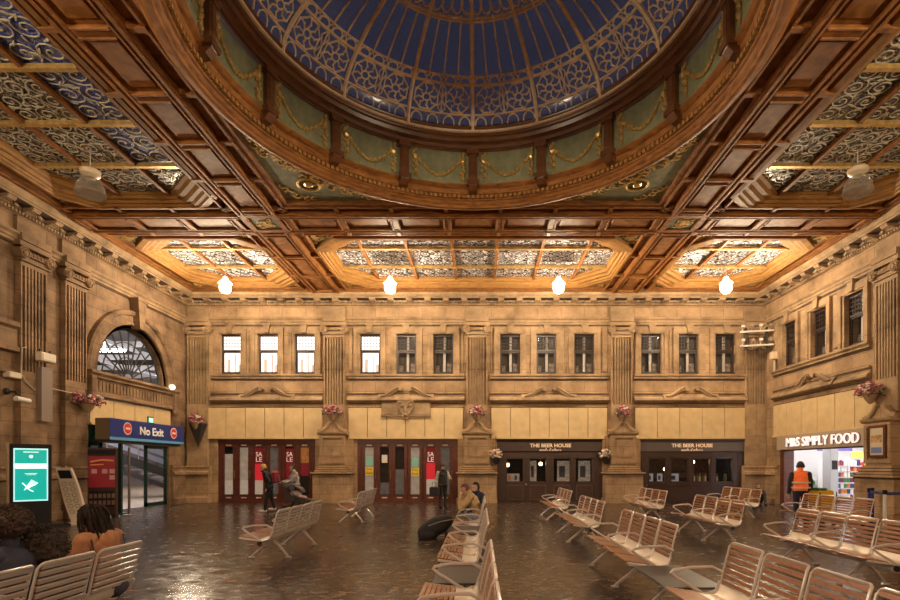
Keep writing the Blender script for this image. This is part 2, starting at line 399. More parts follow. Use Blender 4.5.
def string_course(name, spans, w, material, cartouche=None):
    m = MB()
    for (a, b) in spans:
        c = (a+b)/2
        m.extx([(0,4.99),(-.10,4.99),(-.10,4.93),(-.05,4.90),(-.05,4.78),(-.09,4.76),(-.16,4.70),(-.20,4.62),(-.17,4.58),(-.06,4.55),(0,4.50)], a, b)
        m.extx([(0,4.99),(-.22,4.72),(-.26,4.62),(-.22,4.57),(0,4.5)], c-1.25, c+1.25)
        for s in (-1, 1):             # broken swan-neck pediment
            pts = []
            for i in range(13):
                t = i/12; x = c+s*(1.12-.92*t); z = 4.74+.42*(.5-.5*math.cos(PI*t))
                pts.append((x, -.17, z))
            m.tube(pts, [.055]*11+[.05,.04], n=6, sy=2.0)
            m.tube([(p[0], p[1]-.07, p[2]+.045) for p in pts], .03, n=5)
            q = pts[-1]; m.add(*_disc(q[0]+s*.02, q[2]-.05, .085, -.30, -.05))
    loc = {'back': (0, YB, 0), 'left': (XL, 0, 0), 'right': (XR, 0, 0)}[w]
    o = m.build(name, material); o.location = loc; o.rotation_euler = (0,0,RZ[w]); return struct(o)
def _disc(x, z, r, y0, y1, n=12):
    vs = [(x+r*math.cos(2*PI*i/n), y0, z+r*math.sin(2*PI*i/n)) for i in range(n)]+[(x+r*math.cos(2*PI*i/n), y1, z+r*math.sin(2*PI*i/n)) for i in range(n)]
    return vs, [tuple(range(n)), tuple(range(2*n-1, n-1, -1))]+[(i,(i+1)%n,n+(i+1)%n,n+i) for i in range(n)]
soot_lines('trim_50', BAYS, 'back', (5.56, 4.50, 4.32)); soot_lines('trim_51', RB, 'right', (5.56, 4.50, 4.32))  # painted shadow lines below sill and string course
string_course('trim_7', BAYS, 'back', STONE_D)
string_course('trim_8', RB, 'right', STONE_D)
def boarding(name, spans, w, z0, z1, pitch=.92):
    m = MB()
    for (a, b) in spans:
        n = max(1, round((b-a)/pitch)); q = (b-a)/n
        for i in range(n): m.cbox(a+i*q+.012, a+(i+1)*q-.012, -.07, -.012, z0, z1, .006)
        m.box(a, b, -.12, 0, z0-.07, z0)
    loc = {'back': (0, YB, 0), 'left': (XL, 0, 0), 'right': (XR, 0, 0)}[w]
    o = m.build(name, BOARD); o.location = loc; o.rotation_euler = (0,0,RZ[w]); return struct(o)
boarding('trim_9', [(-12.35,-7.1), (-5.95,-.75), (.5,5.75), (7.0,12.05)], 'back', 2.95, 4.28)
boarding('trim_10', [(-23.2,-17.15)], 'right', 2.98, 4.28, .95)
boarding('trim_11', [(DO[0]-.02, DO[1]+.02)], 'left', 3.15, 4.0, 1.15)
# architrave panels around the upper windows
def window_surrounds(name, xs, w, spans):
    m = MB()
    for x in xs:
        for s in (-1, 1):
            m.box(x+s*.46, x+s*.57, -.07, 0, 5.80, 7.72); m.box(x+s*.57, x+s*.72, -.12, 0, 5.80, 7.90)
        m.box(x-.57, x+.57, -.12, 0, 7.66, 7.90); m.box(x-.46, x+.46, -.075, 0, 7.62, 7.66)
        m.exty([(x-.10, 7.66), (x+.10, 7.66), (x+.15, 8.03), (x-.15, 8.03)], -.20, 0)       # keystone
        m.box(x-.19, x+.19, -.24, 0, 7.98, 8.06)
    for (a, b) in spans:
        m.box(a, b, -.05, 0, 7.90, 8.04)
        ed = sorted([a]+[x-.76 for x in xs if a < x < b]+[x+.76 for x in xs if a < x < b]+[b])
        for i in range(0, len(ed)-1, 2):
            if ed[i+1]-ed[i] > .16: m.cbox(ed[i]+.04, ed[i+1]-.04, -.045, 0, 5.92, 7.80, .02)
    loc = {'back': (0, YB, 0), 'left': (XL, 0, 0), 'right': (XR, 0, 0)}[w]
    o = m.build(name, STONE_D); o.location = loc; o.rotation_euler = (0,0,RZ[w])
    m = MB()
    for (a, b) in spans: m.box(a, b, -.075, -.05, 7.965, 8.02)
    m.build('sooty_course', SOOT, o); return struct(o)  # dark band painted as the shadow line between the keystones
window_surrounds('trim_12', WX, 'back', BAYS)
window_surrounds('trim_13', [-y for y in RWY], 'right', RB)
# dado mouldings and plinth along the stone faces
def dado(name, spans, w, mt):
    m = MB()
    for (a, b) in spans:
        m.extx([(0,1.68),(-.10,1.68),(-.12,1.60),(-.08,1.54),(-.08,1.44),(-.20,1.38),(-.22,1.28),(-.14,1.22),(-.14,.30),(-.19,.24),(-.19,0),(0,0)], a, b)
    loc = {'back': (0, YB, 0), 'left': (XL, 0, 0), 'right': (XR, 0, 0)}[w]
    o = m.build(name, mt); o.location = loc; o.rotation_euler = (0,0,RZ[w]); return struct(o)
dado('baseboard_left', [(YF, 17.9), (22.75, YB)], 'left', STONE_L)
dado('baseboard_right', [(-YB, -22.85), (-16.2, -YF)], 'right', STONE)
# ================================================================ upper windows
LIT = mat('lit_office_blind', (.95, .90, .84), .6, emit=2.2, ecol=(1.0, .86, .78))
DIMW = mat('dim_room', (.10, .075, .055), .7, vary=.5, scale=2)
SASH = mat('dark_sash_paint', (.035, .022, .018), .45)
def make_window(kind):
    r = sroot('window_1')
    m = MB()
    for s in (-1, 1): m.box(s*.45, s*.40, .10, .18, 5.82, 7.63)
    m.box(-.40, .40, .10, .18, 7.57, 7.63); m.box(-.40, .40, .10, .18, 5.82, 5.88)
    m.build('window_frame', SASH, r)
    m = MB()
    m.box(-.40, .40, .09, .13, 6.86, 6.93); m.box(-.40,.40,.09,.13,7.53,7.57)
    for i in range(1, 6): m.box(-.40+.8*i/6-.011, -.40+.8*i/6+.011, .10, .125, 6.93, 7.53)
    for j in range(1, 4): m.box(-.40, .40, .10, .125, 6.93+.15*j-.011, 6.93+.15*j+.011)
    m.build('upper_sash', SASH, r)
    m = MB(); m.box(-.40, -.36, .13, .17, 5.88, 6.86); m.box(.36, .40, .13, .17, 5.88, 6.86); m.box(-.36, .36, .13, .17, 5.88, 5.94); m.box(-.36,.36,.13,.17,6.80,6.86)
    m.build('lower_sash', SASH, r)
    m = MB(); m.box(-.40, .40, .145, .15, 5.88, 7.57); m.build('pane', GLASS, r)
    m = MB()
    if kind == 'lit':
        m.box(-.44, .44, .30, .32, 5.84, 7.6); o = m.build('blind', LIT, r)
        m = MB(); rr = random.Random(3)
        m.box(-.30, -.14, .27, .295, 5.9, 6.55); m.box(.05, .13, .27, .295, 5.9, 6.75); m.box(.2, .34, .27, .295, 5.9, 6.3)
        m.build('furniture_silhouette', mat('pale_pink_cupboard', (.80,.62,.52), .6, emit=.45), r)
    else:
        m.box(-.44, .44, .43, .45, 5.84, 7.6); m.build('room_behind', DIMW, r)
        m = MB(); m.box(-.02, .09, .22, .27, 5.88, 7.57); m.build('blind_edge', mat('white_blind', (.80,.74,.68), .6, vary=.1), r)
        m = MB(); m.box(.15, .38, .30, .42, 5.88, 6.35); m.box(-.38, -.2, .32, .42, 5.9, 6.25); m.build('shelf_boxes', mat('shelf_clutter', (.30,.24,.19), .6, vary=.6, scale=9), r)
    return r
def wloc(w, u): return {'back': (u, YB, 0), 'left': (XL, u, 0), 'right': (XR, u, 0)}[w]
pl = make_window('lit'); pd = make_window('dim')
pl.location = wloc('back', WX[0]); pd.location = wloc('back', WX[4])
sl, sd = snapshot(pl), snapshot(pd)
for i in (1, 2, 3): dup(None, loc=wloc('back', WX[i]), snap=sl)
for i in range(5, 12): dup(None, loc=wloc('back', WX[i]), snap=sd)
for y in RWY: dup(None, loc=wloc('right', y), rz=-PI/2, snap=sd)
for i, o in enumerate(sorted([o for o in bpy.data.objects if o.parent is None and o.name.startswith('window_1')], key=lambda o: o.name)):
    o.name = 'window_x%d' % i
for i, o in enumerate(sorted([o for o in bpy.data.objects if o.name.startswith('window_x')], key=lambda o: int(o.name[8:]))): o.name = 'window_%d' % (i+1)
# ================================================================ CEILING
def clip(poly, nx, ny, c):                 # keep nx*x+ny*y <= c
    out = []
    for i, p in enumerate(poly):
        q = poly[(i+1) % len(poly)]; a = nx*p[0]+ny*p[1]-c; b = nx*q[0]+ny*q[1]-c
        if a <= 1e-9: out.append(p)
        if (a < -1e-9 and b > 1e-9) or (a > 1e-9 and b < -1e-9):
            t = a/(a-b); out.append((p[0]+(q[0]-p[0])*t, p[1]+(q[1]-p[1])*t))
    return out
def octagon(a0, a1, b0, b1, ch, off=0):
    """rectangle with cut corners, grown outward by off"""
    k = ch-off*(2-math.sqrt(2)); a0 -= off; a1 += off; b0 -= off; b1 += off
    k = max(k, .01)
    return [(a0+k,b0),(a1-k,b0),(a1,b0+k),(a1,b1-k),(a1-k,b1),(a0+k,b1),(a0,b1-k),(a0,b0+k)]
FRAMEPROF = [(.46,9.50),(.46,9.38),(.36,9.36),(.33,9.40),(.28,9.40),(.24,9.45),(.18,9.45),(.13,9.52),(.06,9.53),(.02,9.60),(-.03,9.62),(-.03,9.72)]
def scroll_mesh(m, poly, rr, dens=1.0, cell=.43, lw=.016, z=9.675):
    """curled leaded scrolls: pairs of spirals laid over a pane, clipped by the pane's outline"""
    def inside(x, y, mg=.03):
        n = len(poly)
        for i in range(n):
            x0, y0 = poly[i]; x1, y1 = poly[(i+1) % n]; l = math.hypot(x1-x0, y1-y0)
            if l < 1e-6: continue
            if ((x1-x0)*(y-y0)-(y1-y0)*(x-x0))/l < mg: return False
        return True
    xs = [p[0] for p in poly]; ys = [p[1] for p in poly]
    x0, x1, y0, y1 = min(xs), max(xs), min(ys), max(ys)
    nx = max(2, round((x1-x0)/cell)); ny = max(2, round((y1-y0)/cell)); k = 0
    for i in range(nx):
        for j in range(ny):
            cx = x0+(i+.5)*(x1-x0)/nx; cy = y0+(j+.5)*(y1-y0)/ny; s = 1 if (i+j) % 2 else -1
            R = .52*min((x1-x0)/nx, (y1-y0)/ny); ph = rr.uniform(0, 2*PI); pts = []
            for q in range(23):
                t = q/22; rad = R*(1-t)**.8+.02; a = ph+s*t*3.6*PI
                pts.append((cx+rad*math.cos(a), cy+rad*math.sin(a)))
            run = []
            for p in pts+[None]:
                if p is not None and inside(*p): run.append((p[0], p[1], z))
                else:
                    if len(run) > 2: m.tube(run, lw, n=4, caps=False)
                    run = []
            for q in range(3):           # leaf tips springing off the curl
                a = ph+q*2.1; p = (cx+R*math.cos(a), cy+R*math.sin(a)); e = (cx+R*1.5*math.cos(a+.35*s), cy+R*1.5*math.sin(a+.35*s))
                if inside(*p) and inside(*e): m.tube([(p[0],p[1],z),((p[0]+e[0])/2,(p[1]+e[1])/2,z),(e[0],e[1],z)], [lw*.9, lw*1.9, lw*.4], n=4)
def foliage_fill(m, tri, z, rr, n=26):
    """gilded leaf ornament inside a convex panel"""
    cx = sum(p[0] for p in tri)/len(tri); cy = sum(p[1] for p in tri)/len(tri)
    for k in range(n):
        t = rr.random(); i = rr.randrange(len(tri)); p, q = tri[i], tri[(i+1) % len(tri)]
        ex, ey = p[0]+(q[0]-p[0])*t, p[1]+(q[1]-p[1])*t; f = rr.uniform(.05, .68)
        x, y = cx+(ex-cx)*f, cy+(ey-cy)*f; a = rr.uniform(0, 2*PI); l = rr.uniform(.06, .13)
        pts = [(x+l*math.cos(a+u*2.4)*(1-.3*u), y+l*math.sin(a+u*2.4)*(1-.3*u), z) for u in (0, .5, 1, 1.5)]
        m.tube(pts, [.012, .026, .02, .006], n=4)
def skylight(label, bay, opening, ch, xbars, ybars, gl, group):
    (x0, x1, y0, y1), (a0, a1, b0, b1) = bay, opening
    rr = random.Random(int(abs(x0*31+y0*7)))
    oc = octagon(*opening, ch); cx, cy = (a0+a1)/2, (b0+b1)/2
    root = thing('skylight', label, 'skylight', (cx, cy, 9.5))
    T = Matrix.Translation((-cx, -cy, -9.5))
    # moulded frame swept round the octagon
    m = MB(); loops = [octagon(*opening, ch, o) for o, z in FRAMEPROF]
    for k in range(len(FRAMEPROF)-1):
        za, zb = FRAMEPROF[k][1], FRAMEPROF[k+1][1]
        for i in range(8):
            j = (i+1) % 8
            m.poly([(*loops[k][i], za), (*loops[k][j], za), (*loops[k+1][j], zb), (*loops[k+1][i], zb)], T)
    m.build('moulded_frame', OAK_L, root)
    # glazing bars
    xs = [a0]+[x for x in xbars]+[a1]; ys = [b0]+[y for y in ybars]+[b1]
    m = MB()
    for x in xbars:
        seg = clip(clip([(x-.05, b0), (x+.05, b0), (x+.05, b1), (x-.05, b1)], 0, 1, b1), 0, -1, -b0)
        for (px, py), (qx, qy) in [((a0, b0+ch), (a0+ch, b0)), ((a1-ch, b0), (a1, b0+ch)), ((a1, b1-ch), (a1-ch, b1)), ((a0+ch, b1), (a0, b1-ch))]:
            nx, ny = (qy-py), -(qx-px); c = nx*px+ny*py; seg = clip(seg, nx, ny, c)
        if len(seg) > 2: m.add([(p[0]-cx, p[1]-cy, z-9.5) for z in (9.57, 9.66) for p in seg], [tuple(range(len(seg))), tuple(range(2*len(seg)-1, len(seg)-1, -1))]+[(i,(i+1)%len(seg),len(seg)+(i+1)%len(seg),len(seg)+i) for i in range(len(seg))])
    m.build('long_glazing_bars', OAK, root)
    m = MB()
    for y in ybars:
        seg = [(a0, y-.055), (a1, y-.055), (a1, y+.055), (a0, y+.055)]
        for (px, py), (qx, qy) in [((a0, b0+ch), (a0+ch, b0)), ((a1-ch, b0), (a1, b0+ch)), ((a1, b1-ch), (a1-ch, b1)), ((a0+ch, b1), (a0, b1-ch))]:
            nx, ny = (qy-py), -(qx-px); seg = clip(seg, nx, ny, nx*px+ny*py)
        if len(seg) > 2: m.add([(p[0]-cx, p[1]-cy, z-9.5) for z in (9.56, 9.66) for p in seg], [tuple(range(len(seg))), tuple(range(2*len(seg)-1, len(seg)-1, -1))]+[(i,(i+1)%len(seg),len(seg)+(i+1)%len(seg),len(seg)+i) for i in range(len(seg))])
    m.build('cross_glazing_bars', GILT, root)
    for i in range(len(xs)-1):
        for j in range(len(ys)-1):
            P = [(xs[i], ys[j]), (xs[i+1], ys[j]), (xs[i+1], ys[j+1]), (xs[i], ys[j+1])]
            for k in range(8):
                (px, py), (qx, qy) = oc[k], oc[(k+1) % 8]; nx, ny = (qy-py), -(qx-px); P = clip(P, nx, ny, nx*px+ny*py)
            if len(P) < 3: continue
            g = gl(i, j) if callable(gl) else gl
            m = MB(); m.poly([(p[0]-cx, p[1]-cy, .20) for p in P]); o = m.build('glass_pane', g, root)
            m = MB(); scroll_mesh(m, P, rr, z=9.675, lw=.012 if g is PANEGL_PALE else .014, cell=.52 if g is PANEGL_BLUE else .45)
            n = len(P)      # beaded edge
            m = MB() if False else m
            for v in range(len(m.v)): m.v[v] = (m.v[v][0]-cx, m.v[v][1]-cy, m.v[v][2]-9.5)
            c = (sum(p[0] for p in P)/n, sum(p[1] for p in P)/n)
            if m.v: m.build('scroll_tracery', DARK if g is PANEGL_PALE else CREAMIRON, o)
    # soffit around the frame: four oak margins and four sage corner panels with gilded leaves
    O = octagon(*opening, ch, .46); B = [(x0,y0),(x1,y0),(x1,y1),(x0,y1)]
    m = MB()
    for (i, j, c, d) in ((0, 1, B[0], B[1]), (2, 3, B[1], B[2]), (4, 5, B[2], B[3]), (6, 7, B[3], B[0])):
        m.poly([(*c, 9.5), (*d, 9.5), (*O[j], 9.5), (*O[i], 9.5)], T)
    m.build('oak_margin', OAK, root)
    for (i, j, c) in ((7, 0, B[0]), (1, 2, B[1]), (3, 4, B[2]), (5, 6, B[3])):
        m = MB(); m.poly([(*c, 9.5), (*O[i], 9.5), (*O[j], 9.5)], T); o = m.build('sage_corner_panel', GREEN_D, root)
        m = MB(); foliage_fill(m, [c, O[i], O[j]], 9.485, rr, 34)
        for v in range(len(m.v)): m.v[v] = (m.v[v][0]-cx, m.v[v][1]-cy, m.v[v][2]-9.5)
        m.build('gilded_leaves', GILT, o)
    return root
BH = .60; CHN = .95                 # half width of the beam, and of beam plus side channels
BX = (CX-6.6, CX+6.6); BY = (CY-6.6, CY+6.6)
# side bays
sy = [CY+v for v in (-3.47, -1.72, .02, 1.76, 3.5)]
sy = [7.05, 8.80, 10.55, 12.28, 14.0]
blu = lambda i, j: PANEGL_BLUE if (i == 2) else PANEGL_GREY
gl_left = lambda i, j: PANEGL_BLUE if (i == 2 and j in (2, 3, 4)) or (i == 1 and j in (1,)) else PANEGL_GREY
X2L = (XL+.74, BX[0]-CHN); X2R = (BX[1]+CHN, XR-.74)
OPL = (-11.75, -8.0); OPR = (7.65, 11.4)
skylight('long leaded skylight over the left side with blue glass and cream scrolls', (*X2L, BY[0]+CHN, BY[1]-CHN), (*OPL, 4.9, 15.5), 1.0, [-10.55, -9.1], sy, gl_left, None)
skylight('long leaded skylight over the right side with smoky glass and pale scrolls', (*X2R, BY[0]+CHN, BY[1]-CHN), (*OPR, 4.9, 15.5), 1.0, [8.75, 10.2], sy, PANEGL_GREY, None)
yb = [19.35, 21.15]; BB = (BY[1]+CHN, YB-.74)
skylight('bright octagonal skylight in the far left ceiling corner', (*X2L, *BB), (*OPL, 18.45, 22.5), 1.05, [-10.55, -9.1], yb, PANEGL_PALE, None)
skylight('bright octagonal skylight in the far right ceiling corner', (*X2R, *BB), (*OPR, 18.45, 22.5), 1.05, [8.75, 10.2], yb, PANEGL_PALE, None)
skylight('wide bright skylight of many scrolled panes over the middle of the back wall', (BX[0]+CHN, BX[1]-CHN, *BB), (CX-5.25, CX+5.25, 18.45, 22.5), 1.2, [CX+v for v in (-4.12, -2.47, -.82, .82, 2.47, 4.12)], yb, PANEGL_PALE, None)
m = MB()     # front bays behind the viewpoint, and the upper slab over everything but the glass
m.poly([(XL,YF,9.5),(XR,YF,9.5),(XR,BY[0]+.5,9.5),(XL,BY[0]+.5,9.5)])
struct(m.build('ceiling', OAK))
# beams
bars = [(-4.95-.825+1.65*i) for i in range(8)]
def beam_x(name, y, xa, xb, cuts):
    m = MB(); m.box(xa, xb, y-BH, y+BH, 9.38, 9.55); mo = MB()
    for s in (-1, 1):
        mo.box(xa, xb, y+s*BH, y+s*.40, ZB, 9.38); mo.box(xa, xb, y+s*(BH-.03), y+s*(BH-.09), ZB-.035, ZB)
        mo.box(xa, xb, y+s*.38, y+s*.43, ZB-.02, ZB+.03)
        mo.box(xa, xb, y+s*(CHN-.07), y+s*CHN, 9.36, 9.5)
    m.box(xa, xb, y-CHN, y+CHN, 9.49, 9.56)
    for c in cuts:
        mo.box(c-.10, c+.10, y-.40, y+.40, ZB, 9.38); mo.box(c-.13, c-.08, y-.34, y+.34, ZB-.03, ZB); mo.box(c+.08, c+.13, y-.34, y+.34, ZB-.03, ZB)
        for s in (-1, 1): mo.box(c-.06, c+.06, y+s*BH, y+s*CHN, 9.34, 9.5)
    cu = sorted(cuts)
    for a, b in zip(cu, cu[1:]):
        if b-a > .8: m.cbox(a+.24, b-.24, y-.27, y+.27, 9.345, 9.39, .015)
    o = struct(m.build(name, OAK)); mo.build('beam_moulding', OAK_L if y > 20 else OAK, o, bevel=.008)
def beam_y(name, x, ya, yb_, cuts):
    m = MB(); m.box(x-BH, x+BH, ya, yb_, 9.38, 9.55); mo = MB()
    for s in (-1, 1):
        mo.box(x+s*BH, x+s*.40, ya, yb_, ZB, 9.38); mo.box(x+s*(BH-.03), x+s*(BH-.09), ya, yb_, ZB-.035, ZB)
        mo.box(x+s*.38, x+s*.43, ya, yb_, ZB-.02, ZB+.03)
        mo.box(x+s*(CHN-.07), x+s*CHN, ya, yb_, 9.36, 9.5)
    m.box(x-CHN, x+CHN, ya, yb_, 9.49, 9.56)
    for c in cuts:
        mo.box(x-.40, x+.40, c-.10, c+.10, ZB, 9.38); mo.box(x-.34, x+.34, c-.13, c-.08, ZB-.03, ZB); mo.box(x-.34, x+.34, c+.08, c+.13, ZB-.03, ZB)
        for s in (-1, 1): mo.box(x+s*BH, x+s*CHN, c-.06, c+.06, 9.34, 9.5)
    cu = sorted(cuts)
    for a, b in zip(cu, cu[1:]):
        if b-a > .8: m.cbox(x-.27, x+.27, a+.24, b-.24, 9.345, 9.39, .015)
    o = struct(m.build(name, OAK)); mo.build('beam_moulding', OAK, o, bevel=.008)
n = 14
for x in BX:
    n += 1; beam_y('trim_%d' % n, x, BY[0]+BH, BY[1]-BH, [CY+v for v in bars]); n += 1; beam_y('trim_%d' % n, x, BY[1]+BH, YB-.6, [17.55, 19.5, 21.45, 23.3])
for y in BY:
    n += 1; beam_x('trim_%d' % n, y, BX[0]+BH, BX[1]-BH, [CX+v for v in bars])
    n += 1; beam_x('trim_%d' % n, y, XL+.7, BX[0]-BH, [BX[0]-.85-1.6*i for i in range(4)]); n += 1; beam_x('trim_%d' % n, y, BX[1]+BH, XR-.7, [BX[1]+.85+1.6*i for i in range(4)])
rr = random.Random(5)
for x in BX:
    for y in BY[1:]:       # the square bosses where beams cross
        t = thing('ceiling_boss', 'square gilded leaf panel at the %s crossing of the back ceiling beams' % ('left' if x < 0 else 'right'), 'ceiling ornament', (x, y, ZB))
        m = MB(); m.box(-BH, BH, -BH, BH, .06, .2)
        for s in (-1, 1): m.box(s*.6, s*.42, -.6, .6, 0, .06); m.box(-.42, .42, s*.6, s*.42, 0, .06)
        m.build('square_frame', OAK, t)
        m = MB(); m.box(-.42, .42, -.42, .42, .045, .06); m.build('sage_panel', GREEN_D, t)
        m = MB(); foliage_fill(m, [(-.4,-.4),(.4,-.4),(.4,.4),(-.4,.4)], .04, rr, 40); m.build('gilded_leaves', GILT, t)
# spandrels round the dome
S = 6.6-CHN
m = MB(); q = 64; R0 = 5.55
for i in range(q):
    a, b = 2*PI*i/q, 2*PI*(i+1)/q
    def sq(a): k = S/max(abs(math.cos(a)), abs(math.sin(a))); return (k*math.cos(a), k*math.sin(a))
    m.poly([(R0*math.cos(a), R0*math.sin(a), 0), (R0*math.cos(b), R0*math.sin(b), 0), (*sq(b), 0), (*sq(a), 0)])
sp = m.build('ceiling_spandrel', GREEN); sp.location = (CX, CY, 9.50); struct(sp)
m = MB()
for s in (-1, 1):
    m.box(s*S, s*(S-.16), -S, S, -.10, 0); m.box(-S+.16, S-.16, s*S, s*(S-.16), -.10, 0)
m.build('spandrel_border', OAK, sp)
for k, (sx_, sy_) in enumerate(((1,1),(-1,1),(1,-1),(-1,-1))):
    m = MB(); r2 = random.Random(9+k)
    for i in range(56):
        for off, hh in ((0, 0), (.12, .0), (.22, .0)):
            a = math.radians(14+62*i/55); rad = 5.85+r2.uniform(-.1,.1)+off*math.sin(PI*i/55)*2+.9*math.sin(PI*i/55)**3*(off > .2)
            if rad*max(math.cos(a), math.sin(a)) > S-.3: continue
            x, y = rad*math.cos(a)*sx_, rad*math.sin(a)*sy_; c = r2.uniform(0, 6.28); l = .10
            m.tube([(x+l*math.cos(c+u), y+l*math.sin(c+u), -.02) for u in (0, 1, 2, 3.2, 4.2)], [.012,.03,.03,.024,.008], n=4)
    c = 6.45*math.cos(PI/4)
    m.tube([(sx_*c+.30*math.cos(u*.3927), sy_*c+.30*math.sin(u*.3927), -.03) for u in range(16)], .035, n=5, closed=True)
    m.ball((sx_*c, sy_*c, -.02), .14, sz=.4); m.build('gilded_cartouche', GILT, sp)
# ---------------------------------------------------------------- the dome
dome = thing('dome', 'great oval looking leaded glass dome of dark blue panes with tan ribs', 'dome', (CX, CY, 9.3))
NSEG = 16; A0 = math.radians(0); DA = 2*PI/NSEG
def dr(t):   # t 0..1 from rim to apex -> (r,z) above 9.3
    th = t*PI/2; return (4.62*math.cos(th), 1.66+1.80*math.sin(th))
def tz(r):   # parameter where the dome has radius r
    return math.acos(min(1, r/4.62))/(PI/2)
def dp(a, t, off=0):
    r, z = dr(t); th = t*PI/2; r -= off*math.cos(th); z -= off*math.sin(th); return (r*math.sin(a), r*math.cos(a), z)
TT = [i/20 for i in range(0, 20)]+[.985]
m = MB()
k = 6
vs = [dp(-DA/2+DA*j/k, t) for t in TT for j in range(k+1)]
m.add(vs, [(i*(k+1)+j, i*(k+1)+j+1, (i+1)*(k+1)+j+1, (i+1)*(k+1)+j) for i in range(len(TT)-1) for j in range(k)])
gl = m.build('glass_panel', DOMEGLASS, dome, smooth=True)
m = MB(); h = DA/2; e = .03
def D(pts, r=.022, n=4, cl=False): m.tube([dp(a, t, .02) for a, t in pts], r*1.35, n=n, closed=cl, caps=False)
def arc_at(t, r=.022, a0=-1, a1=1): D([(h*(a0+(a1-a0)*i/10), t) for i in range(11)], r)
t0, t1, t2, t3, t4 = 0.0, tz(4.50), tz(4.02), tz(3.88), tz(2.52)
arc_at(.008, .03); arc_at(t1*.98, .02); arc_at(t2, .026); arc_at(t3*1.02, .018)
w_r = (t2-t1)/2; tm = (t1+t2)/2
for c in (-.5, .5):        # two eight-petalled rosettes in each segment
    for q in range(8):
        a = 2*PI*q/8+PI/8
        ca, ct = math.cos(a), math.sin(a)
        D([(h*(c+.12*ca), tm+w_r*.22*ct), (h*(c+.26*math.cos(a-.33)), tm+w_r*.56*math.sin(a-.33)), (h*(c+.40*math.cos(a-.12)), tm+w_r*.92*math.sin(a-.12)), (h*(c+.42*ca), tm+w_r*.98*ct)], .016)
        D([(h*(c+.26*math.cos(a-.33)), tm+w_r*.56*math.sin(a-.33)), (h*(c+.26*math.cos(a+.33-PI/4)), tm+w_r*.56*math.sin(a+.33-PI/4))], .016)
        D([(h*(c+.40*ca), tm+w_r*.92*ct), (h*(c+.40*math.cos(a+PI/4)), tm+w_r*.92*math.sin(a+PI/4))], .016)
    D([(h*(c+.12*math.cos(2*PI*i/8)), tm+w_r*.26*math.sin(2*PI*i/8)) for i in range(8)], .018, cl=True)
D([(0, t1), (0, t2)], .016)
for sgn in (-1, 1):
    D([(0, tm), (sgn*h*.12, tm+w_r*.6), (0, t2)], .014); D([(0, tm), (sgn*h*.12, tm-w_r*.6), (0, t1)], .014)
for i in range(4):         # the ring of ovals and lozenges above and below
    c = -.75+.5*i
    D([(h*(c+.17*math.cos(2*PI*q/10)), (t2+t3)/2+(t3-t2)*.62*math.sin(2*PI*q/10)) for q in range(10)], .017, cl=True)
    D([(h*(c+.17*math.cos(2*PI*q/10)), t1*.5+t1*.40*math.sin(2*PI*q/10)) for q in range(10)], .016, cl=True)
    D([(h*(c+.17), (t2+t3)/2), (h*(c+.25), t3), (h*(c+.33), (t2+t3)/2), (h*(c+.25), t2), (h*(c+.17), (t2+t3)/2)], .014)
for c in (-.5, 0, .5):     # tall mullions
    D([(h*c, t3+(t4-t3)*i/8) for i in range(9)], .02)
for i in range(4):
    c = -.75+.5*i
    D([(h*(c-.23*math.cos(PI*q/8)), t4+.03-.028*math.sin(PI*q/8)) for q in range(9)], .02)
    D([(h*(c-.21), t4+.03), (h*(c-.21), .82)], .014); D([(h*(c+.21), t4+.03), (h*(c+.21), .82)], .014)
arc_at(t4-.025, .022); arc_at(.62, .022); arc_at(.80, .022)
tr = m.build('leaded_tracery', LEAD, gl)
m = MB(); m.tube([dp(-DA/2, t, .03) for t in TT], .055, n=6, caps=False); rib = m.build('rib', LEAD, dome)
for i in range(1, NSEG):
    g2 = dup(gl, rz=-DA*i, parent=dome); r2_ = dup(rib, rz=-DA*i, parent=dome)
for g in [c for c in kids(dome)]: g.rotation_euler.z += DA/2
m = MB(); m.rev([(0, 3.36), (.5, 3.36), (.55, 3.42), (.5, 3.5), (0, 3.5)], 16); m.build('apex_boss', LEAD, dome, smooth=True)
# drum under the dome
drum = thing('dome_drum', 'circular carved oak drum ringing the glass dome with sage garland panels', 'dome ring', (CX, CY, 9.3))
m = MB()
m.rev([(5.62,.20),(5.62,.02),(5.58,-.02),(5.50,-.08),(5.42,-.10),(5.36,-.08),(5.34,-.02),(5.30,.00),(5.27,.06),(5.22,.08),(5.20,.12),(5.20,.20),(5.14,.22),(5.12,.34),(5.08,.35),(5.04,.38),(5.00,.41),(5.00,.44),(5.04,.46)], 96)
m.build('lower_ring', OAK, drum, smooth=True)
m = MB()
for i in range(240):
    a = 2*PI*i/240; M = Matrix.Rotation(-a, 4, 'Z'); m.box(-.04, .04, 5.13, 5.25, .10, .19, M)
m.build('dentil_course', OAK_L, drum)
m = MB()
m.rev([(5.0,1.34),(4.96,1.38),(4.90,1.38),(4.88,1.46),(4.82,1.50),(4.76,1.50),(4.72,1.58),(4.66,1.60),(4.62,1.68),(4.56,1.72),(4.54,1.78),(4.60,1.86),(4.75,1.9)], 96)
m.build('upper_ring', OAK_D, drum, smooth=True)
m = MB(); k = 8
vs = [(5.04*math.sin(-DA/2+DA*j/k), 5.04*math.cos(-DA/2+DA*j/k), z) for z in (.42, 1.38) for j in range(k+1)]
m.add(vs, [(j, j+1, k+2+j, k+1+j) for j in range(k)]); dpan = m.build('sage_panel', GREEN, drum, smooth=True)
m = MB(); rg = random.Random(4)
def onp(u, z, off=.03): a = DA/2*u; return ((5.04-off)*math.sin(a), (5.04-off)*math.cos(a), z-.11)
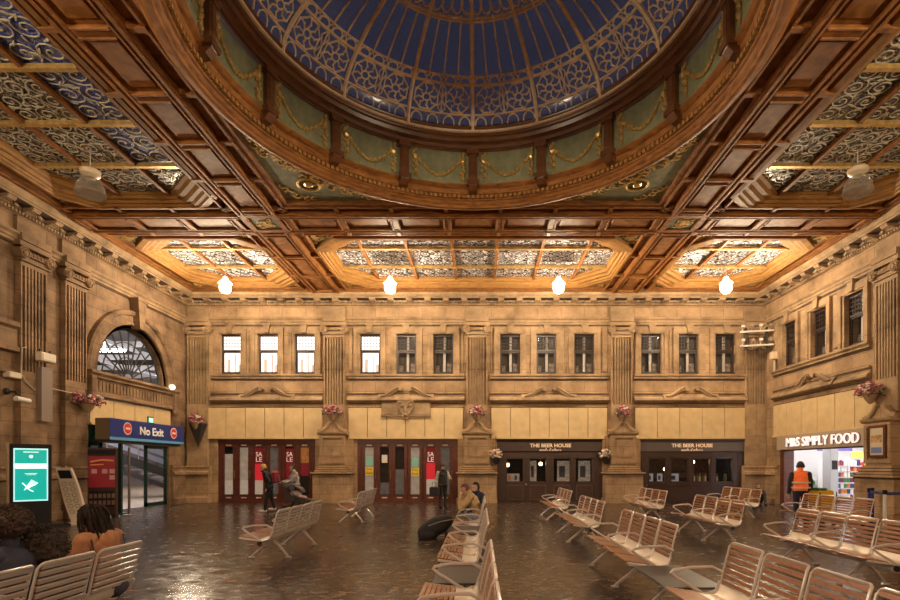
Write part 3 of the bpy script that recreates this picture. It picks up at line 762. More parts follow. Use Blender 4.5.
for i in range(46):
    t = i/45; u = -.62+1.24*t; z = 1.22-.46*(1-(2*t-1)**2)+rg.uniform(-.03,.03)
    p = onp(u, z); m.ball(p, rg.uniform(.026, .05), n=5, m=3)
    if i % 4 == 0: c = rg.uniform(0, 6); m.tube([onp(u+.03*math.cos(c+v), z+.06*math.sin(c+v)) for v in (0, .8, 1.6)], [.01,.02,.008], n=4)
for s in (-1, 1):
    for i in range(22):
        p = onp(s*(.68+rg.uniform(-.06,.06)), .66+.74*i/21); m.ball(p, rg.uniform(.028,.058), n=5, m=3)
    m.ball(onp(s*.68, 1.18), .085, n=6, m=4)
m.build('gilded_garland', GILT, dpan)
m = MB(); M = Matrix.Rotation(-DA/2, 4, 'Z')
m.cbox(-.12, .12, 4.90, 5.05, .46, 1.30, .02, M); m.box(-.17, .17, 4.86, 5.05, 1.24, 1.38, M); m.box(-.17, .17, 4.84, 5.08, .36, .50, M); m.box(-.07, .07, 4.88, 4.92, .56, 1.20, M)
m.extx([(5.15,.44),(4.86,.44),(4.88,.34),(5.0,.22),(5.15,.20)], -.12, .12, M)
pil = m.build('drum_pilaster', OAK_D, drum, bevel=.008)
for i in range(1, NSEG): dup(dpan, rz=-DA*i, parent=drum); dup(pil, rz=-DA*i, parent=drum)
for g in kids(drum):
    if g.name.startswith(('sage_panel', 'drum_pilaster')): g.rotation_euler.z += DA/2
# ================================================================ PILASTERS
def capital_mb(z=7.56, wd=.48):
    m = MB()
    m.box(-wd-.03, wd+.03, -.24, 0, z, z+.05); m.box(-wd, wd, -.22, 0, z+.05, z+.14)
    m.box(-wd-.12, wd+.12, -.27, 0, z+.40, z+.47)
    m.extx([(0,z+.14),(-.24,z+.18),(-.28,z+.26),(-.24,z+.32),(0,z+.38)], -wd+.08, wd-.08)
    for s in (-1, 1):
        pts = []
        for i in range(26):
            t = i/25; a = t*4.6*PI; r = .17*(1-t)**.8+.01; pts.append((s*(wd-.02+r*math.cos(a)*1.0), -.29, z+.22+r*math.sin(a)))
        m.tube(pts, .028, n=5); m.add(*_disc(s*(wd-.02), z+.22, .17, -.27, 0)); m.add(*_disc(s*(wd-.02), z+.22, .05, -.33, -.27, 8))
    for i in range(5): m.ball((-.26+.13*i, -.26, z+.27), .045, n=6, m=4, sz=1.4)
    return m
def shaft_mb(z0, z1, hw=.46, d=.17, zf=4.42):
    m = MB(); n = 7; q = 2*(hw-.05)/n
    m.box(-hw, hw, -d+.10, 0, z0, z1); m.box(-hw, -hw+.05, -d, -d+.10, z0, z1); m.box(hw-.05, hw, -d, -d+.10, z0, z1)
    m.box(-hw+.05, hw-.05, -d, -d+.10, z0, zf); m.box(-hw+.05, hw-.05, -d, -d+.10, z1-.12, z1)
    for i in range(1, n):
        x = -hw+.05+q*i; m.box(x-.03, x+.03, -d, -d+.10, zf, z1-.12)
    return m
def make_pilaster(label, pedestal=True, mt=None, mtd=None, niche=False):
    mt = mt or STONE; mtd = mtd or STONE_D
    t = thing('pilaster', label, 'pilaster')
    shaft_mb(3.35 if pedestal else 1.3, 7.56).build('fluted_shaft', mtd, t)
    capital_mb().build('ionic_capital', mtd, t, smooth=True)
    m = MB(); m.box(-.56, .56, -.24, 0, 8.03, 8.12); m.box(-.50, .50, -.10, 0, 8.36, 8.86); m.box(-.52,.52,-.26,0,8.14,8.34)
    m.build('entablature_block', mtd, t)
    if pedestal:
        m = MB(); m.box(-.86, .86, -.10, 0, 1.4, 2.92); m.build('backing_pier', mt, t)
        m = MB(); m.cbox(-.56, .56, -.42, 0, 1.66, 3.05, .02); m.box(-.30, .30, -.44, -.42, 2.05, 2.75)
        for s in (-1, 1): m.box(s*.56, s*.43, -.47, -.42, 1.76, 3.0)
        m.box(-.43, .43, -.47, -.42, 2.90, 3.0); m.box(-.43, .43, -.47, -.42, 1.76, 1.88)
        m.build('pedestal', mt, t)
        m = MB()
        m.extx([(0,3.04),(-.46,3.04),(-.52,3.10),(-.54,3.17),(0,3.17)], -.66, .66)
        m.exty([(-.64,3.17),(.64,3.17),(.30,3.40),(.16,3.55),(0,3.58),(-.16,3.55),(-.30,3.40)], -.34, 0)
        for s in (-1, 1):
            m.tube([(s*.66,-.40,3.19),(s*.44,-.40,3.25),(s*.28,-.40,3.38),(s*.16,-.40,3.56),(s*.06,-.40,3.60)], [.05,.05,.045,.04,.03], n=6, sy=1.6)
        m.build('pediment', mtd, t)
        m = MB()
        for hw_, d_, za, zb_ in ((.62,.48,1.60,1.68),(.68,.53,1.50,1.575),(.76,.58,1.40,1.475),(.92,.66,1.31,1.38)): m.cbox(-hw_, hw_, -d_, 0, za, zb_, .012)
        m.box(-.60,.60,-.46,0,1.28,1.66)
        m.cbox(-.84, .84, -.58, 0, .22, 1.28, .015); m.box(-.9, .9, -.64, 0, 0, .22)
        q = m.build('plinth', mt, t); m = MB(); m.box(-.66,.66,-.50,0,1.575,1.60); m.box(-.72,.72,-.54,0,1.475,1.50); m.box(-.82,.82,-.60,0,1.38,1.40); m.box(-.86,.86,-.595,0,1.27,1.31); m.build('grimy_joints', SOOT, q)  # dark strips put shade into the gaps of the plinth mouldings
    else:
        m = MB(); m.extx([(0,1.68),(-.24,1.68),(-.26,1.60),(-.22,1.54),(-.22,1.44),(-.36,1.38),(-.38,1.28),(-.30,1.22),(-.30,.30),(-.36,.24),(-.36,0),(0,0)], -.58, .58)
        m.build('plinth', mt, t)
    return t
PB = [-6.57, -.14, 6.38]
p = make_pilaster('fluted stone pilaster and pedestal between the glazed left and middle doors'); p.location = wloc('back', PB[0]); sn = snapshot(p)
dup(None, loc=wloc('back', PB[1]), snap=sn, label='fluted stone pilaster and pedestal at the centre of the back wall')
dup(None, loc=wloc('back', PB[2]), snap=sn, label='fluted stone pilaster and pedestal between the two brown pub fronts')
dup(None, loc=wloc('right', 16.62), rz=-PI/2, snap=sn, label='fluted stone pilaster on the right wall above the framed poster')
p = make_pilaster('fluted pilaster in the left corner of the back wall by the hanging basket', False); p.location = wloc('back', -12.72); sn = snapshot(p)
dup(None, loc=wloc('back', 12.42), snap=sn, label='fluted pilaster in the right corner of the back wall under the lamp rack')
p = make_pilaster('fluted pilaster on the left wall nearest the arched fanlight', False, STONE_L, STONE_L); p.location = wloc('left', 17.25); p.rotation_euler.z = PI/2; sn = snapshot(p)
dup(None, loc=wloc('left', 15.62), rz=PI/2, snap=sn, label='fluted pilaster on the left wall behind the grey cable duct')
# left wall: moulded arch, transom, string course of the outer bay
m = MB()
prof = [(0,.0),(0,.14),(-.10,.14),(-.14,.18),(-.10,.24),(-.10,.48),(-.18,.52),(-.22,.60),(-.16,.68),(0,.70)]
n = 40; vs = []
for i in range(n+1):
    a = PI-PI*i/n
    for (y, r) in prof: vs.append((AY+(AR+r)*math.cos(a), y, AZ+(AR+r)*math.sin(a)))
k = len(prof); m.add(vs, [(i*k+j, i*k+(j+1)%k, (i+1)*k+(j+1)%k, (i+1)*k+j) for i in range(n) for j in range(k)])
m.exty([(AY-.14, AZ+AR+.02), (AY+.14, AZ+AR+.02), (AY+.24, 8.03), (AY-.24, 8.03)], -.34, 0); m.box(AY-.3, AY+.3, -.38, 0, 7.94, 8.05)
m.extx([(0,4.94),(-.26,4.94),(-.30,4.84),(-.22,4.76),(-.22,4.70),(-.14,4.66),(-.14,4.22),(-.20,4.18),(-.20,4.08),(0,4.04)], 17.80, 23.0)
for i in range(26): m.box(18.1+i*.18, 18.18+i*.18, -.17, -.14, 4.28, 4.60)
for s in (17.9, 22.75): m.cbox(s-.12, s+.12, -.30, 0, 4.05, 4.75, .02); m.ball((s, -.24, 3.95), .14, sz=1.2)
o = m.build('trim_40', STONE_L, smooth=False); o.location = (XL, 0, 0); o.rotation_euler.z = PI/2; struct(o)
m = MB()
m.extx([(0,5.75),(-.20,5.75),(-.22,5.62),(-.12,5.55),(-.12,5.1),(-.20,5.02),(-.20,4.92),(0,4.88)], YF, 15.1)
m.extx([(0,4.4),(-.10,4.4),(-.12,4.3),(0,4.25)], YF, 15.1)
for y in (14.35, 12.0, 9.5): m.box(y-.06, y+.06, -.14, 0, 1.7, 7.9)
o = m.build('trim_41', STONE_L); o.location = (XL, 0, 0); o.rotation_euler.z = PI/2; struct(o)
# fanlight
fl = sroot('window_16', (XL, AY, AZ), PI/2)
m = MB(); m.tube([((AR-.03)*math.cos(PI-PI*i/32), .2, (AR-.03)*math.sin(PI*i/32)) for i in range(33)], .06, n=6); m.box(-AR, AR, .14, .26, 0, .09); m.build('arched_frame', DARK, fl)
m = MB()
for i in range(1, 12):
    a = PI*i/12; m.tube([(.25*math.cos(a), .2, .25*math.sin(a)+.04), (AR*.98*math.cos(a), .2, AR*.98*math.sin(a))], .028, n=4)
for r in (.27, .85, 1.42): m.tube([(r*math.cos(PI-PI*i/24), .2, r*math.sin(PI*i/24)+.03) for i in range(25)], .024, n=4)
m.build('radiating_bars', DARK, fl)
m = MB(); m.poly([(AR*math.cos(PI*i/24), .21, AR*math.sin(PI*i/24)) for i in range(25)]); m.build('pane', GLASS, fl)
# ================================================================ concourse seen through the left archway
m = MB(); m.box(-34, XL-.4, 8, 46, -.13, -.01); struct(m.build('floor_concourse', mat('concourse_paving', (.34,.25,.19), .5, vary=.2, scale=3)))
m = MB(); m.box(-34.3, -34, 8, 46, 0, 12); m.box(-34, XL-.5, 46, 46.3, 0, 12); m.box(-34, XL-.5, 7.7, 8, 0, 12); struct(m.build('wall_concourse', mat('concourse_wall', (.26,.22,.21), .8, vary=.7, scale=.8)))
m = MB(); m.box(-34, XL-.5, 8, 46, 10, 10.2); struct(m.build('ceiling_concourse', mat('concourse_roof', (.07,.065,.065), .7)))
st = thing('footbridge_stair', 'steel footbridge stair with lit bluish side panels beyond the archway', 'stairs', (-22.6, 27.5, 0))
GB = mat('blue_grey_panel', (.34,.36,.46), .35, metal=.2)
m = MB()
for k in range(2): m.add([(-1.2,-6,.2+k*0),(-1.2,8.5,5.0),(-1.2,8.5,5.28),(-1.2,-6,.48)], [(0,1,2,3)]) if False else None
m.extx([(7.5,.1),(-6.5,6.0),(-6.5,6.5),(7.5,.6)], -.06, .06); m.build('stair_stringer', DARK, st)
m = MB(); m.extx([(7.3,.9),(-6.5,6.7),(-6.5,7.0),(7.3,1.2)], -.04, .04); m.extx([(7.3,1.35),(-6.5,7.15),(-6.5,7.45),(7.3,1.65)], -.04, .04); m.extx([(7.2,2.1),(-6.5,7.9),(-6.5,8.15),(7.2,2.35)], -.04, .04); m.extx([(7.4,-.5),(-6.5,5.3),(-6.5,5.6),(7.4,-.2)], .3, .36); m.build('side_panels', GB, st)
m = MB()
for i in range(28): y = 7.2-i*.5; m.box(.06, 2.2, y-.5, y, .15+i*.21, .2+i*.21)
m.build('treads', mat('worn_steel', (.25,.23,.22), .5, metal=.5), st)
m = MB()
for i in range(10): y = 7-i*1.45; z = .5+(7-y)*.42; m.box(-.05,.05,y-.03,y+.03,z,z+1.35)
m.tube([(0,7.3,1.85),(0,-6.5,7.75)], .04, n=6); m.build('handrail', mat('handrail_steel', (.5,.48,.46), .3, metal=.8), st)
m = MB()
for i in range(3): y = 6.0-i*5.2; m.box(-.1, .1, y-.1, y+.1, 0, .2+(7.4-y)*.42)
m.build('stair_posts', DARK, st)
st.rotation_euler.z = math.radians(-57)
CL = mat('concourse_tube', (1,1,1), emit=7, ecol=(1,.93,.88))
k = 0
for (x, y) in ((-17,24),(-21,27),(-18,31),(-24,33),(-17,19),(-22,38)):
    m = MB(); m.cbox(-.9, .9, -.12, .12, -.06, .06, .02); m.box(-.02,.02,-.02,.02,.06,3.0)
    o = m.build('strip_light', [CL, DARK]); o.location = (x, y, 6.9)
    tag(o, ['white strip light beyond the archway nearest the fanlight','white strip light over the footbridge stair','white strip light beyond the stair head','white strip light deep in the concourse','white strip light at the near edge of the concourse','furthest white strip light in the concourse'][k], 'light'); k += 1
    ld = bpy.data.lights.new('strip', 'POINT'); ld.energy = 480; ld.color = (1,.92,.86); ld.shadow_soft_size = .3
    lo = bpy.data.objects.new('strip_lamp', ld); COL.objects.link(lo); lo.parent = o; lo.location = (0,0,-.35)
m = MB()
for i in range(9): m.box(-33, XL-.6, 12+i*3.6, 12.15+i*3.6, 8.4, 8.7)
for i in range(5): m.box(-32+i*4, -31.85+i*4, 9, 45, 8.2, 8.4)
struct(m.build('trim_42', mat('roof_truss_white', (.45,.45,.48), .5)))
# glazed sliding door under the sign
d = sroot('door_1', (XL, 0, 0), PI/2)
def gdoor(a, b, y0, z1, root):
    m = MB(); m.box(a, a+.13, y0, y0+.07, .02, z1); m.box(b-.13, b, y0, y0+.07, .02, z1); m.box(a, b, y0, y0+.07, z1-.14, z1); m.box(a, b, y0, y0+.07, .02, .18)
    o = m.build('door_frame', GREENP, root); m = MB(); m.box(a+.13, b-.13, y0+.03, y0+.04, .18, z1-.14); m.build('pane', GLASS, o)
gdoor(21.15, 22.6, .05, 2.5, d); gdoor(18.05, 18.75, .05, 2.5, d)
m = MB(); m.box(18.0, 22.65, .0, .16, 2.5, 3.16); m.build('door_header', GREENP, d)
# ================================================================ NO EXIT sign
t = thing('no_exit_sign', 'navy box sign reading No Exit projecting over the left archway', 'sign', (XL, 19.79, 2.55), PI/2)
m = MB(); m.cbox(-2.18, 2.18, -1.0, -.50, 0, .72, .015); m.build('box_body', mat('bronze_paint', (.16,.12,.07), .5), t)
m = MB(); m.box(-2.18, 2.18, -1.012, -1.0, .10, .72); m.build('navy_face', NAVY, t)
m = MB(); m.box(-2.18, 2.18, -1.012, -1.0, 0, .10); m.build('light_blue_stripe', SKYB, t)
text_mesh('lettering', 'No Exit', .30, mat('sign_white', (.9,.9,.9), .5), t, (.06, -1.025, .24), width=1.42, bold=.02)
for k, x in enumerate((-1.31, 1.47)):
    m = MB(); m.mi = 0; m.add(*_disc(x, .42, .22, -1.02, -1.012, 20)); m.mi = 1; m.add(*_disc(x, .42, .185, -1.026, -1.02, 20)); m.mi = 0; m.box(x-.12, x+.12, -1.032, -1.026, .385, .455)
    m.build('no_entry_roundel', [WHITE, RED], t)
m = MB(); m.box(-2.1, 2.1, -.9, -.55, -.10, 0); m.box(-1.6, -1.5, -.5, 0, .3, .4); m.box(1.5, 1.6, -.5, 0, .3, .4); m.build('underside_housing', DARK, t)
m = MB(); m.mi = 0; m.box(-.16, .16, -.02, .02, 0, .26); m.mi = 1; m.box(-.12,.12,-.03,-.02,.05,.21)
o = m.build('exit_notice', [GREENP, mat('pale_green_glow', (.25,.75,.4), emit=1.5)], smooth=False); o.location = (XL+.80, 20.1, 3.27); o.rotation_euler.z = PI/2
tag(o, 'small green running man notice on top of the No Exit sign', 'sign')
# ================================================================ kiosks by the left wall
t = thing('digital_totem', 'tall black advertising totem with a lit turquoise screen', 'advertising screen', (-12.25, 14.45, 0), math.radians(44))
m = MB(); m.cbox(-.44, .44, -.10, .10, .06, 2.27, .02); m.build('casing', BLACK, t)
m = MB(); m.box(-.50, -.44, -.12, .12, .0, 2.29); m.build('side_trim', mat('brown_alloy', (.25,.18,.12), .4, metal=.6), t)
SCR = mat('turquoise_screen', (.0,.35,.33), .3, emit=.55, ecol=(.0,.42,.36)); SCW = mat('screen_white', (.7,.9,.85), .3, emit=.7, ecol=(.75,.95,.85))
m = MB(); m.box(-.36, .36, -.112, -.10, .72, 2.15); s_ = m.build('screen', mat('screen_edge', (.5,.8,.8), .3, emit=.6, ecol=(.45,.85,.85)), t)
m = MB(); m.box(-.33, .33, -.118, -.112, .76, 1.60); m.box(-.33, .33, -.118, -.112, 1.74, 2.11); m.build('screen_picture', SCR, s_)
m = MB(); m.box(-.33, .33, -.118, -.112, 1.60, 1.74)
for i in range(5): m.tube([(-.14+.05*i, -.12, 1.02+.03*i), (.02+.03*i, -.12, 1.30-.02*i)], .016, n=4)
m.tube([(-.18,-.12,1.22),(-.02,-.12,1.02),(.05,-.12,.98)], .02, n=4); m.ball((0,-.12,1.93), .045, sy=.2); m.box(-.16,.16,-.122,-.118,2.04,2.06); m.box(-.13,.13,-.122,-.118,1.46,1.475); m.box(-.10,.10,-.122,-.118,1.43,1.44)
m.build('screen_symbols', SCW, s_)
m = MB(); m.box(-.55, .85, -.25, .25, 0, .05); m.build('base_plate', BLACK, t)
# keypad-shaped help point
t = thing('help_point', 'cream leaning kiosk with a small dark screen and moulded keypad', 'kiosk', (-11.55, 15.1, 0), math.radians(14))
def hp(z): return -.10+.10*math.cos(z*2.0)*1.2-.03   # forward curve
m = MB(); sec = []
for i in range(21):
    z = 1.62*i/20; f = .16*math.sin(z/1.62*PI*1.0)-.12*z; hw = .20+.03*math.sin(z*2.2) + (.04 if z < .08 else 0)
    xo = -.18*(z/1.62)+.16*(1-math.sin(min(1, z/1.0)*PI/2))
    sec.append([(xo-hw, f-.05, z), (xo+hw, f-.05, z), (xo+hw, f+.07, z), (xo-hw, f+.07, z)])
vs = [p for s in sec for p in s]; fs = [(i*4+j, i*4+(j+1)%4, (i+1)*4+(j+1)%4, (i+1)*4+j) for i in range(20) for j in range(4)]+[(3,2,1,0),(80,81,82,83)]
m.add(vs, fs); m.build('curved_body', mat('cream_shell', (.58,.50,.40), .4), t, bevel=.015)
def onb(u, z, off):   # a point on the front of the kiosk
    f = .16*math.sin(z/1.62*PI)-.12*z; xo = -.18*(z/1.62)+.16*(1-math.sin(min(1, z/1.0)*PI/2)); return (xo+u, f-.05-off, z)
m = MB(); m.add([onb(-.15,1.32,.008), onb(.15,1.32,.008), onb(.15,1.55,.008), onb(-.15,1.55,.008)], [(0,1,2,3)]); m.add([onb(-.15,1.32,.0), onb(.15,1.32,.0), onb(.15,1.55,.0), onb(-.15,1.55,.0)], [(0,1,2,3)]); m.build('screen', BLACK, t)
m = MB()
for j in range(6):
    for i in range(2):
        z = 1.17-.16*j; u = -.09+.18*i; m.tube([onb(u+.06*math.cos(a*PI/4), z+.055*math.sin(a*PI/4), .01) for a in range(8)], .013, n=4, closed=True)
m.build('keypad_rings', mat('keypad_shadow_grey', (.30,.26,.21), .5), t)  # grey rings around the keys
m = MB(); m.cbox(-.30, .32, -.22, .22, 0, .05, .015); m.build('foot', mat('cream_shell2', (.58,.50,.40), .4), t)
# red and black dispenser
t = thing('snack_dispenser', 'black snack machine with a red poster beside the archway', 'vending machine', (-12.25, 17.3, 0), math.radians(22))
m = MB(); m.cbox(-.38, .38, -.32, -.02, .08, 2.24, .02); m.build('cabinet', mat('dark_maroon_shell', (.030,.008,.008), .35), t)
m = MB(); m.cbox(-.36, .36, -.335, -.32, .98, 1.98, .004); q = m.build('poster', mat('crimson_poster', (.24,.010,.02), .4, emit=.1), t)
m = MB(); m.tube([(-.3,-.34,1.80),(0,-.345,1.86),(.32,-.34,1.84)], .03, n=5); m.tube([(-.3,-.34,1.70),(.05,-.34,1.72)], .02, n=5); m.build('poster_script', mat('poster_gold', (.75,.42,.15), .5), q)
m = MB()
for (x, z) in ((.08,1.5),(.28,1.5),(.28,1.3),(-.2,1.5)): m.box(x-.07,x+.07,-.345,-.335,z-.07,z+.07)
m.build('poster_photos', mat('poster_grey', (.55,.35,.33), .5), q)
m = MB(); m.box(-.34, .34, -.33, -.32, .34, .86); q = m.build('dispensing_window', BLACK, t)
m = MB()
for j in range(2):
    for i in range(6): m.box(-.33+.12*i, -.25+.12*i, -.345, -.33, .42+.22*j, .56+.22*j)
m.build('product_rows', mat('packet_brown', (.20,.11,.07), .5), q)
m = MB(); m.box(-.38, .38, -.33, -.32, 2.04, 2.18); m.build('header', BLACK, t)
for s in (-1, 1): m = MB(); m.box(s*.30-.05, s*.30+.05, -.28, .08, 0, .08); m.build('foot', BLACK, t)
for s, lb in ((0, 'slim steel barrier post beside the red snack machine'),):
    m = MB(); m.rev([(0,0),(.17,0),(.17,.03),(.04,.05),(.035,2.3),(0,2.3)], 12); o = m.build('barrier_post', mat('alloy_post', (.20,.17,.15), .35, metal=.6), smooth=True); o.location = (-11.85, 17.9, 0); tag(o, lb, 'post')
m = MB(); m.box(-.05,.05,-.05,.05,.0,2.5); m.box(-.16,.16,-.16,.16,0,.03); o = m.build('door_post', GREENP); o.location = (-12.55, 18.5, 0); tag(o, 'dark green upright post in front of the archway', 'post')
# left wall fittings
m = MB(); m.box(-.20, .20, -.30, -.17, 0, 1.62); m.box(-.21,.21,-.31,-.16,1.58,1.62)
o = m.build('cable_duct', mat('grey_duct', (.24,.19,.16), .5)); o.location = wloc('left', 15.92); o.location.z = 3.0; o.rotation_euler.z = PI/2; tag(o, 'long grey cable duct standing on the left wall pilaster', 'cable duct')
t = thing('floodlight', 'cream floodlight fixed at the top of the grey cable duct', 'light', (XL+.34, 15.70, 4.75), PI/2)
m = MB(); m.cbox(-.27, .27, -.20, 0, 0, .26, .02); m.build('housing', mat('flood_cream', (.75,.66,.52), .4), t)
m = MB(); m.box(-.23,.23,-.22,-.20,.04,.22); m.build('lens', mat('flood_lens', (.85,.78,.66), .2), t)
m = MB(); m.box(-.2,-.16,-.1,-.06,.26,.36); m.box(.16,.2,-.1,-.06,.26,.36); m.build('bracket', DARK, t)
t = thing('security_camera', 'small white security camera on a bracket low on the left wall', 'camera', (XL+.02, 15.0, 3.55), PI/2)
m = MB(); m.tube([(-.3,-.4,.0),(.12,-.42,-.03)], .075, n=10); m.build('camera_body', WHITE, t, smooth=True)
m = MB(); m.tube([(-.15,0,.22),(-.15,-.3,.2),(-.15,-.4,.06)], .03, n=6); m.ball((-.15,-.02,.22), .10); m.build('bracket', DARK, t)
m = MB(); m.cbox(-.2, .2, -.22, 0, 0, .17, .02); o = m.build('white_junction_box', mat('box_cream', (.68,.6,.48), .5)); o.location = (XL+.0, 14.95, 4.15); o.rotation_euler.z = PI/2; tag(o, 'small cream box on the left wall above the security camera', 'junction box')
m = MB(); m.tube([(15.3,-.21,5.1),(15.15,-.21,5.05),(15.12,-.21,4.3),(15.28,-.21,4.1),(15.6,-.2,3.9)], .022, n=5); m.tube([(16.1,-.2,4.05),(17.6,-.22,3.98),(18.0,-.3,3.98)], .018, n=5)
o = m.build('wall_cable', mat('pale_cable', (.5,.4,.3), .5)); o.location = (XL, 0, 0); o.rotation_euler.z = PI/2; tag(o, 'pale cable looping across the left wall pilasters', 'cable')
m = MB(); m.ball((0,0,0), .12); o = m.build('bulkhead_lamp', mat('bulkhead', (.9,.8,.6), emit=1.5)); o.location = (XL+.32, 22.35, 4.98); tag(o, 'small round white lamp on the ledge of the arched window', 'light')
# ================================================================ flower baskets
LEAF = mat('dark_leaf', (.035,.05,.02), .6, vary=.4, scale=14); PINK = mat('pink_petal', (.50,.16,.20), .6, vary=.5, scale=14); PALEP = mat('pale_petal', (.75,.58,.48), .6)
def flower_basket(label, loc, rz, w=.47, corb=True, white=False, seed=1):
    r_ = random.Random(seed); t = thing('flower_basket', label, 'flower basket', loc, rz)
    m = MB(); m.rev([(0,-.30),(.06,-.28),(.15,-.16),(.22,0),(.24,.03),(.18,.05),(0,.05)], 14, c=(0,-.26,0)); m.build('stone_bowl' if corb else 'wire_bowl', STONE_D if corb else DARK, t, smooth=True)
    m = MB()
    for i in range(230):
        a = r_.uniform(0, 2*PI); rad = w*math.sqrt(r_.random()); z = r_.uniform(-.10, .46)*(1-rad/w*.55); x, y = rad*math.cos(a), -.30+rad*math.sin(a)*.6
        y = min(y, -.06); l = r_.uniform(.05,.10); b = r_.uniform(0, 6.28); e = r_.uniform(-.05,.06)
        m.add([(x,y,z),(x+l*math.cos(b)*.5-l*.25*math.sin(b),y+l*math.sin(b)*.5,z+e),(x+l*math.cos(b),y+l*math.sin(b),z+e*1.2),(x+l*math.cos(b)*.5+l*.25*math.sin(b),y+l*math.sin(b)*.5+.02,z+e+.03)], [(0,1,2,3)])
    for i in range(4): m.tube([(0,-.26,.1),(r_.uniform(-.2,.2),-.28,.3),(r_.uniform(-.25,.25),-.28,r_.uniform(.35,.5))], .012, n=4)
    o = m.build('foliage', LEAF, t); o['kind'] = 'stuff'
    m = MB()
    for i in range(64):
        a = r_.uniform(0, 2*PI); rad = w*(.15+.8*r_.random()); x, y = rad*math.cos(a), min(-.08, -.32+rad*math.sin(a)*.6); z = r_.uniform(-.04, .42)*(1-rad/w*.45)+.03
        m.mi = 0 if r_.random() < .72 and not white else 1; m.ball((x,y,z), r_.uniform(.045,.075), n=6, m=4, sz=.7)
    o = m.build('blossoms', [PINK, PALEP], t); o['kind'] = 'stuff'
    return t
flower_basket('pink flower basket over the pedestal left of the middle glazed doors', (-6.57, YB-.16, 3.95), 0, seed=1)
flower_basket('pink flower basket over the centre pedestal of the back wall', (-.14, YB-.16, 3.92), 0, w=.36, seed=2)
flower_basket('pink flower basket over the pedestal between the two pub fronts', (6.38, YB-.16, 3.93), 0, w=.38, seed=3)
flower_basket('pink flower basket over the framed poster on the right wall', (XR-.16, 16.95, 3.95), -PI/2, w=.50, seed=4)
flower_basket('wide pink flower basket on the left wall pilaster beside the archway', (XL+.16, 17.4, 3.70), PI/2, w=.62, seed=5)
t = flower_basket('faded flower basket on a pointed bracket in the left corner', (-12.6, YB-.20, 3.55), 0, w=.36, seed=6)
m = MB(); m.add([(-.42,-.1,.0),(.42,-.1,.0),(.30,-.4,.0),(-.30,-.4,.0),(0,-.1,-1.05)], [(0,1,2,3),(0,1,4),(1,2,4),(2,3,4),(3,0,4)]); m.build('pointed_bracket', DARK, t)
for x, lb, s in ((.86-.15, 'small white hanging flower basket left of the left pub front', 7), (5.62, 'small white hanging flower basket right of the left pub front', 8)):
    t = flower_basket(lb, (x, YB-.05, 2.02), 0, w=.30, corb=False, white=True, seed=s)
    m = MB(); m.tube([(0,0,.95),(0,-.26,.98),(0,-.26,.2)], .015, n=4); m.build('bracket', DARK, t)
# ================================================================ pendant lamps
def pendant(label, loc, lit, group):
    t = thing('pendant_lamp', label, 'pendant lamp', loc, 0, group)
    zt = 9.70-loc[2]
    m = MB(); m.tube([(0,0,.30),(0,0,zt)], .014, n=5); m.build('rod', mat('pale_rod', (.55,.5,.42), .4), t)
    if lit:
        m = MB(); m.rev([(0,.42),(.07,.42),(.10,.34),(.13,.28),(.22,.20),(.235,.16),(.20,.17),(0,.21)], 18); m.build('cap', mat('lampcap', (.9,.85,.75), emit=6, ecol=LAMP_COLOR), t, smooth=True)
        m = MB(); m.rev([(.0,-.20),(.11,-.18),(.185,-.10),(.205,.0),(.18,.08),(.12,.14),(.0,.15)], 16)
        m.build('glowing_globe', mat('lamp_glow', (1,.9,.7), emit=LAMP_STRENGTH, ecol=LAMP_COLOR), t, smooth=True)
    else:
        m = MB(); m.rev([(0,.36),(.13,.36),(.23,.28),(.22,.18),(.14,.12),(0,.10)], 18); m.build('cap', mat('cream_lampcap', (.66,.55,.38), .35), t, smooth=True)
        m = MB(); m.rev([(.12,.10),(.22,.04),(.30,-.10),(.33,-.26),(.34,-.32),(.0,-.32)], 24); m.build('glass_shade', glass('prismatic_glass', (.34,.30,.25), .42, .15), t, smooth=True)
    return t
LB = ['far left glowing pendant lamp in front of the back wall', 'second glowing pendant lamp from the left along the back wall', 'third glowing pendant lamp from the left along the back wall', 'far right glowing pendant lamp in front of the back wall']
LP = [(-9.78, 20.35), (-3.45, 20.35), (3.02, 20.35), (9.45, 20.35)]
for (x, y), lb in zip(LP, LB): pendant(lb, (x, y, 8.50), True, 'lit pendant lamps of the back bays')
for (x, y) in LP: pendant('glowing pendant lamp of the front bays above and behind the viewpoint', (x, .2, 8.50), True, 'lit pendant lamps of the front bays')
pendant('unlit glass pendant lamp hanging under the left long skylight', (-9.85, 13.4, 8.85), False, None)
pendant('unlit glass pendant lamp hanging under the right long skylight', (9.55, 13.4, 8.90), False, None)
# two-tier lamp rack in the right corner, with its flood lamps; the other corners have only added spots
def lamp_rack(label, loc, rz, aim):
    t = thing('lamp_rack', label, 'light rack', loc, rz)
    RW = mat('rack_white', (.62,.55,.47), .4); LM = mat('flood_can_alloy', (.30,.25,.21), .35, metal=.5)
    for k, z in enumerate((0, .62)):
        m = MB(); m.box(-.68, .68, -.04, .04, z-.03, z+.035); m.build('rail', RW, t)
        for i in range(4):
            x = -.58+.36*i; m = MB(); m.rev([(0,-.08),(.05,-.08),(.085,.06),(.07,.075),(0,.04)], 12, M=Matrix.Translation((x,-.08,z+.20)) @ Matrix.Rotation(math.radians(55+20*(i%2)), 4, 'X')); m.box(x-.015,x+.015,-.03,.03,z+.03,z+.15)
            m.build('flood_lamp', LM if i % 2 else RW, t, smooth=True)
    m = MB(); m.box(-.45,-.38,.04,.25,-.1,.8); m.box(.38,.45,.04,.25,-.1,.8); m.tube([(-.5,.0,-.12),(-.2,0,-.22),(.1,0,-.1),(.3,0,-.22),(.5,0,-.1)], .03, n=5); m.build('mounting', DARK, t)
    return t
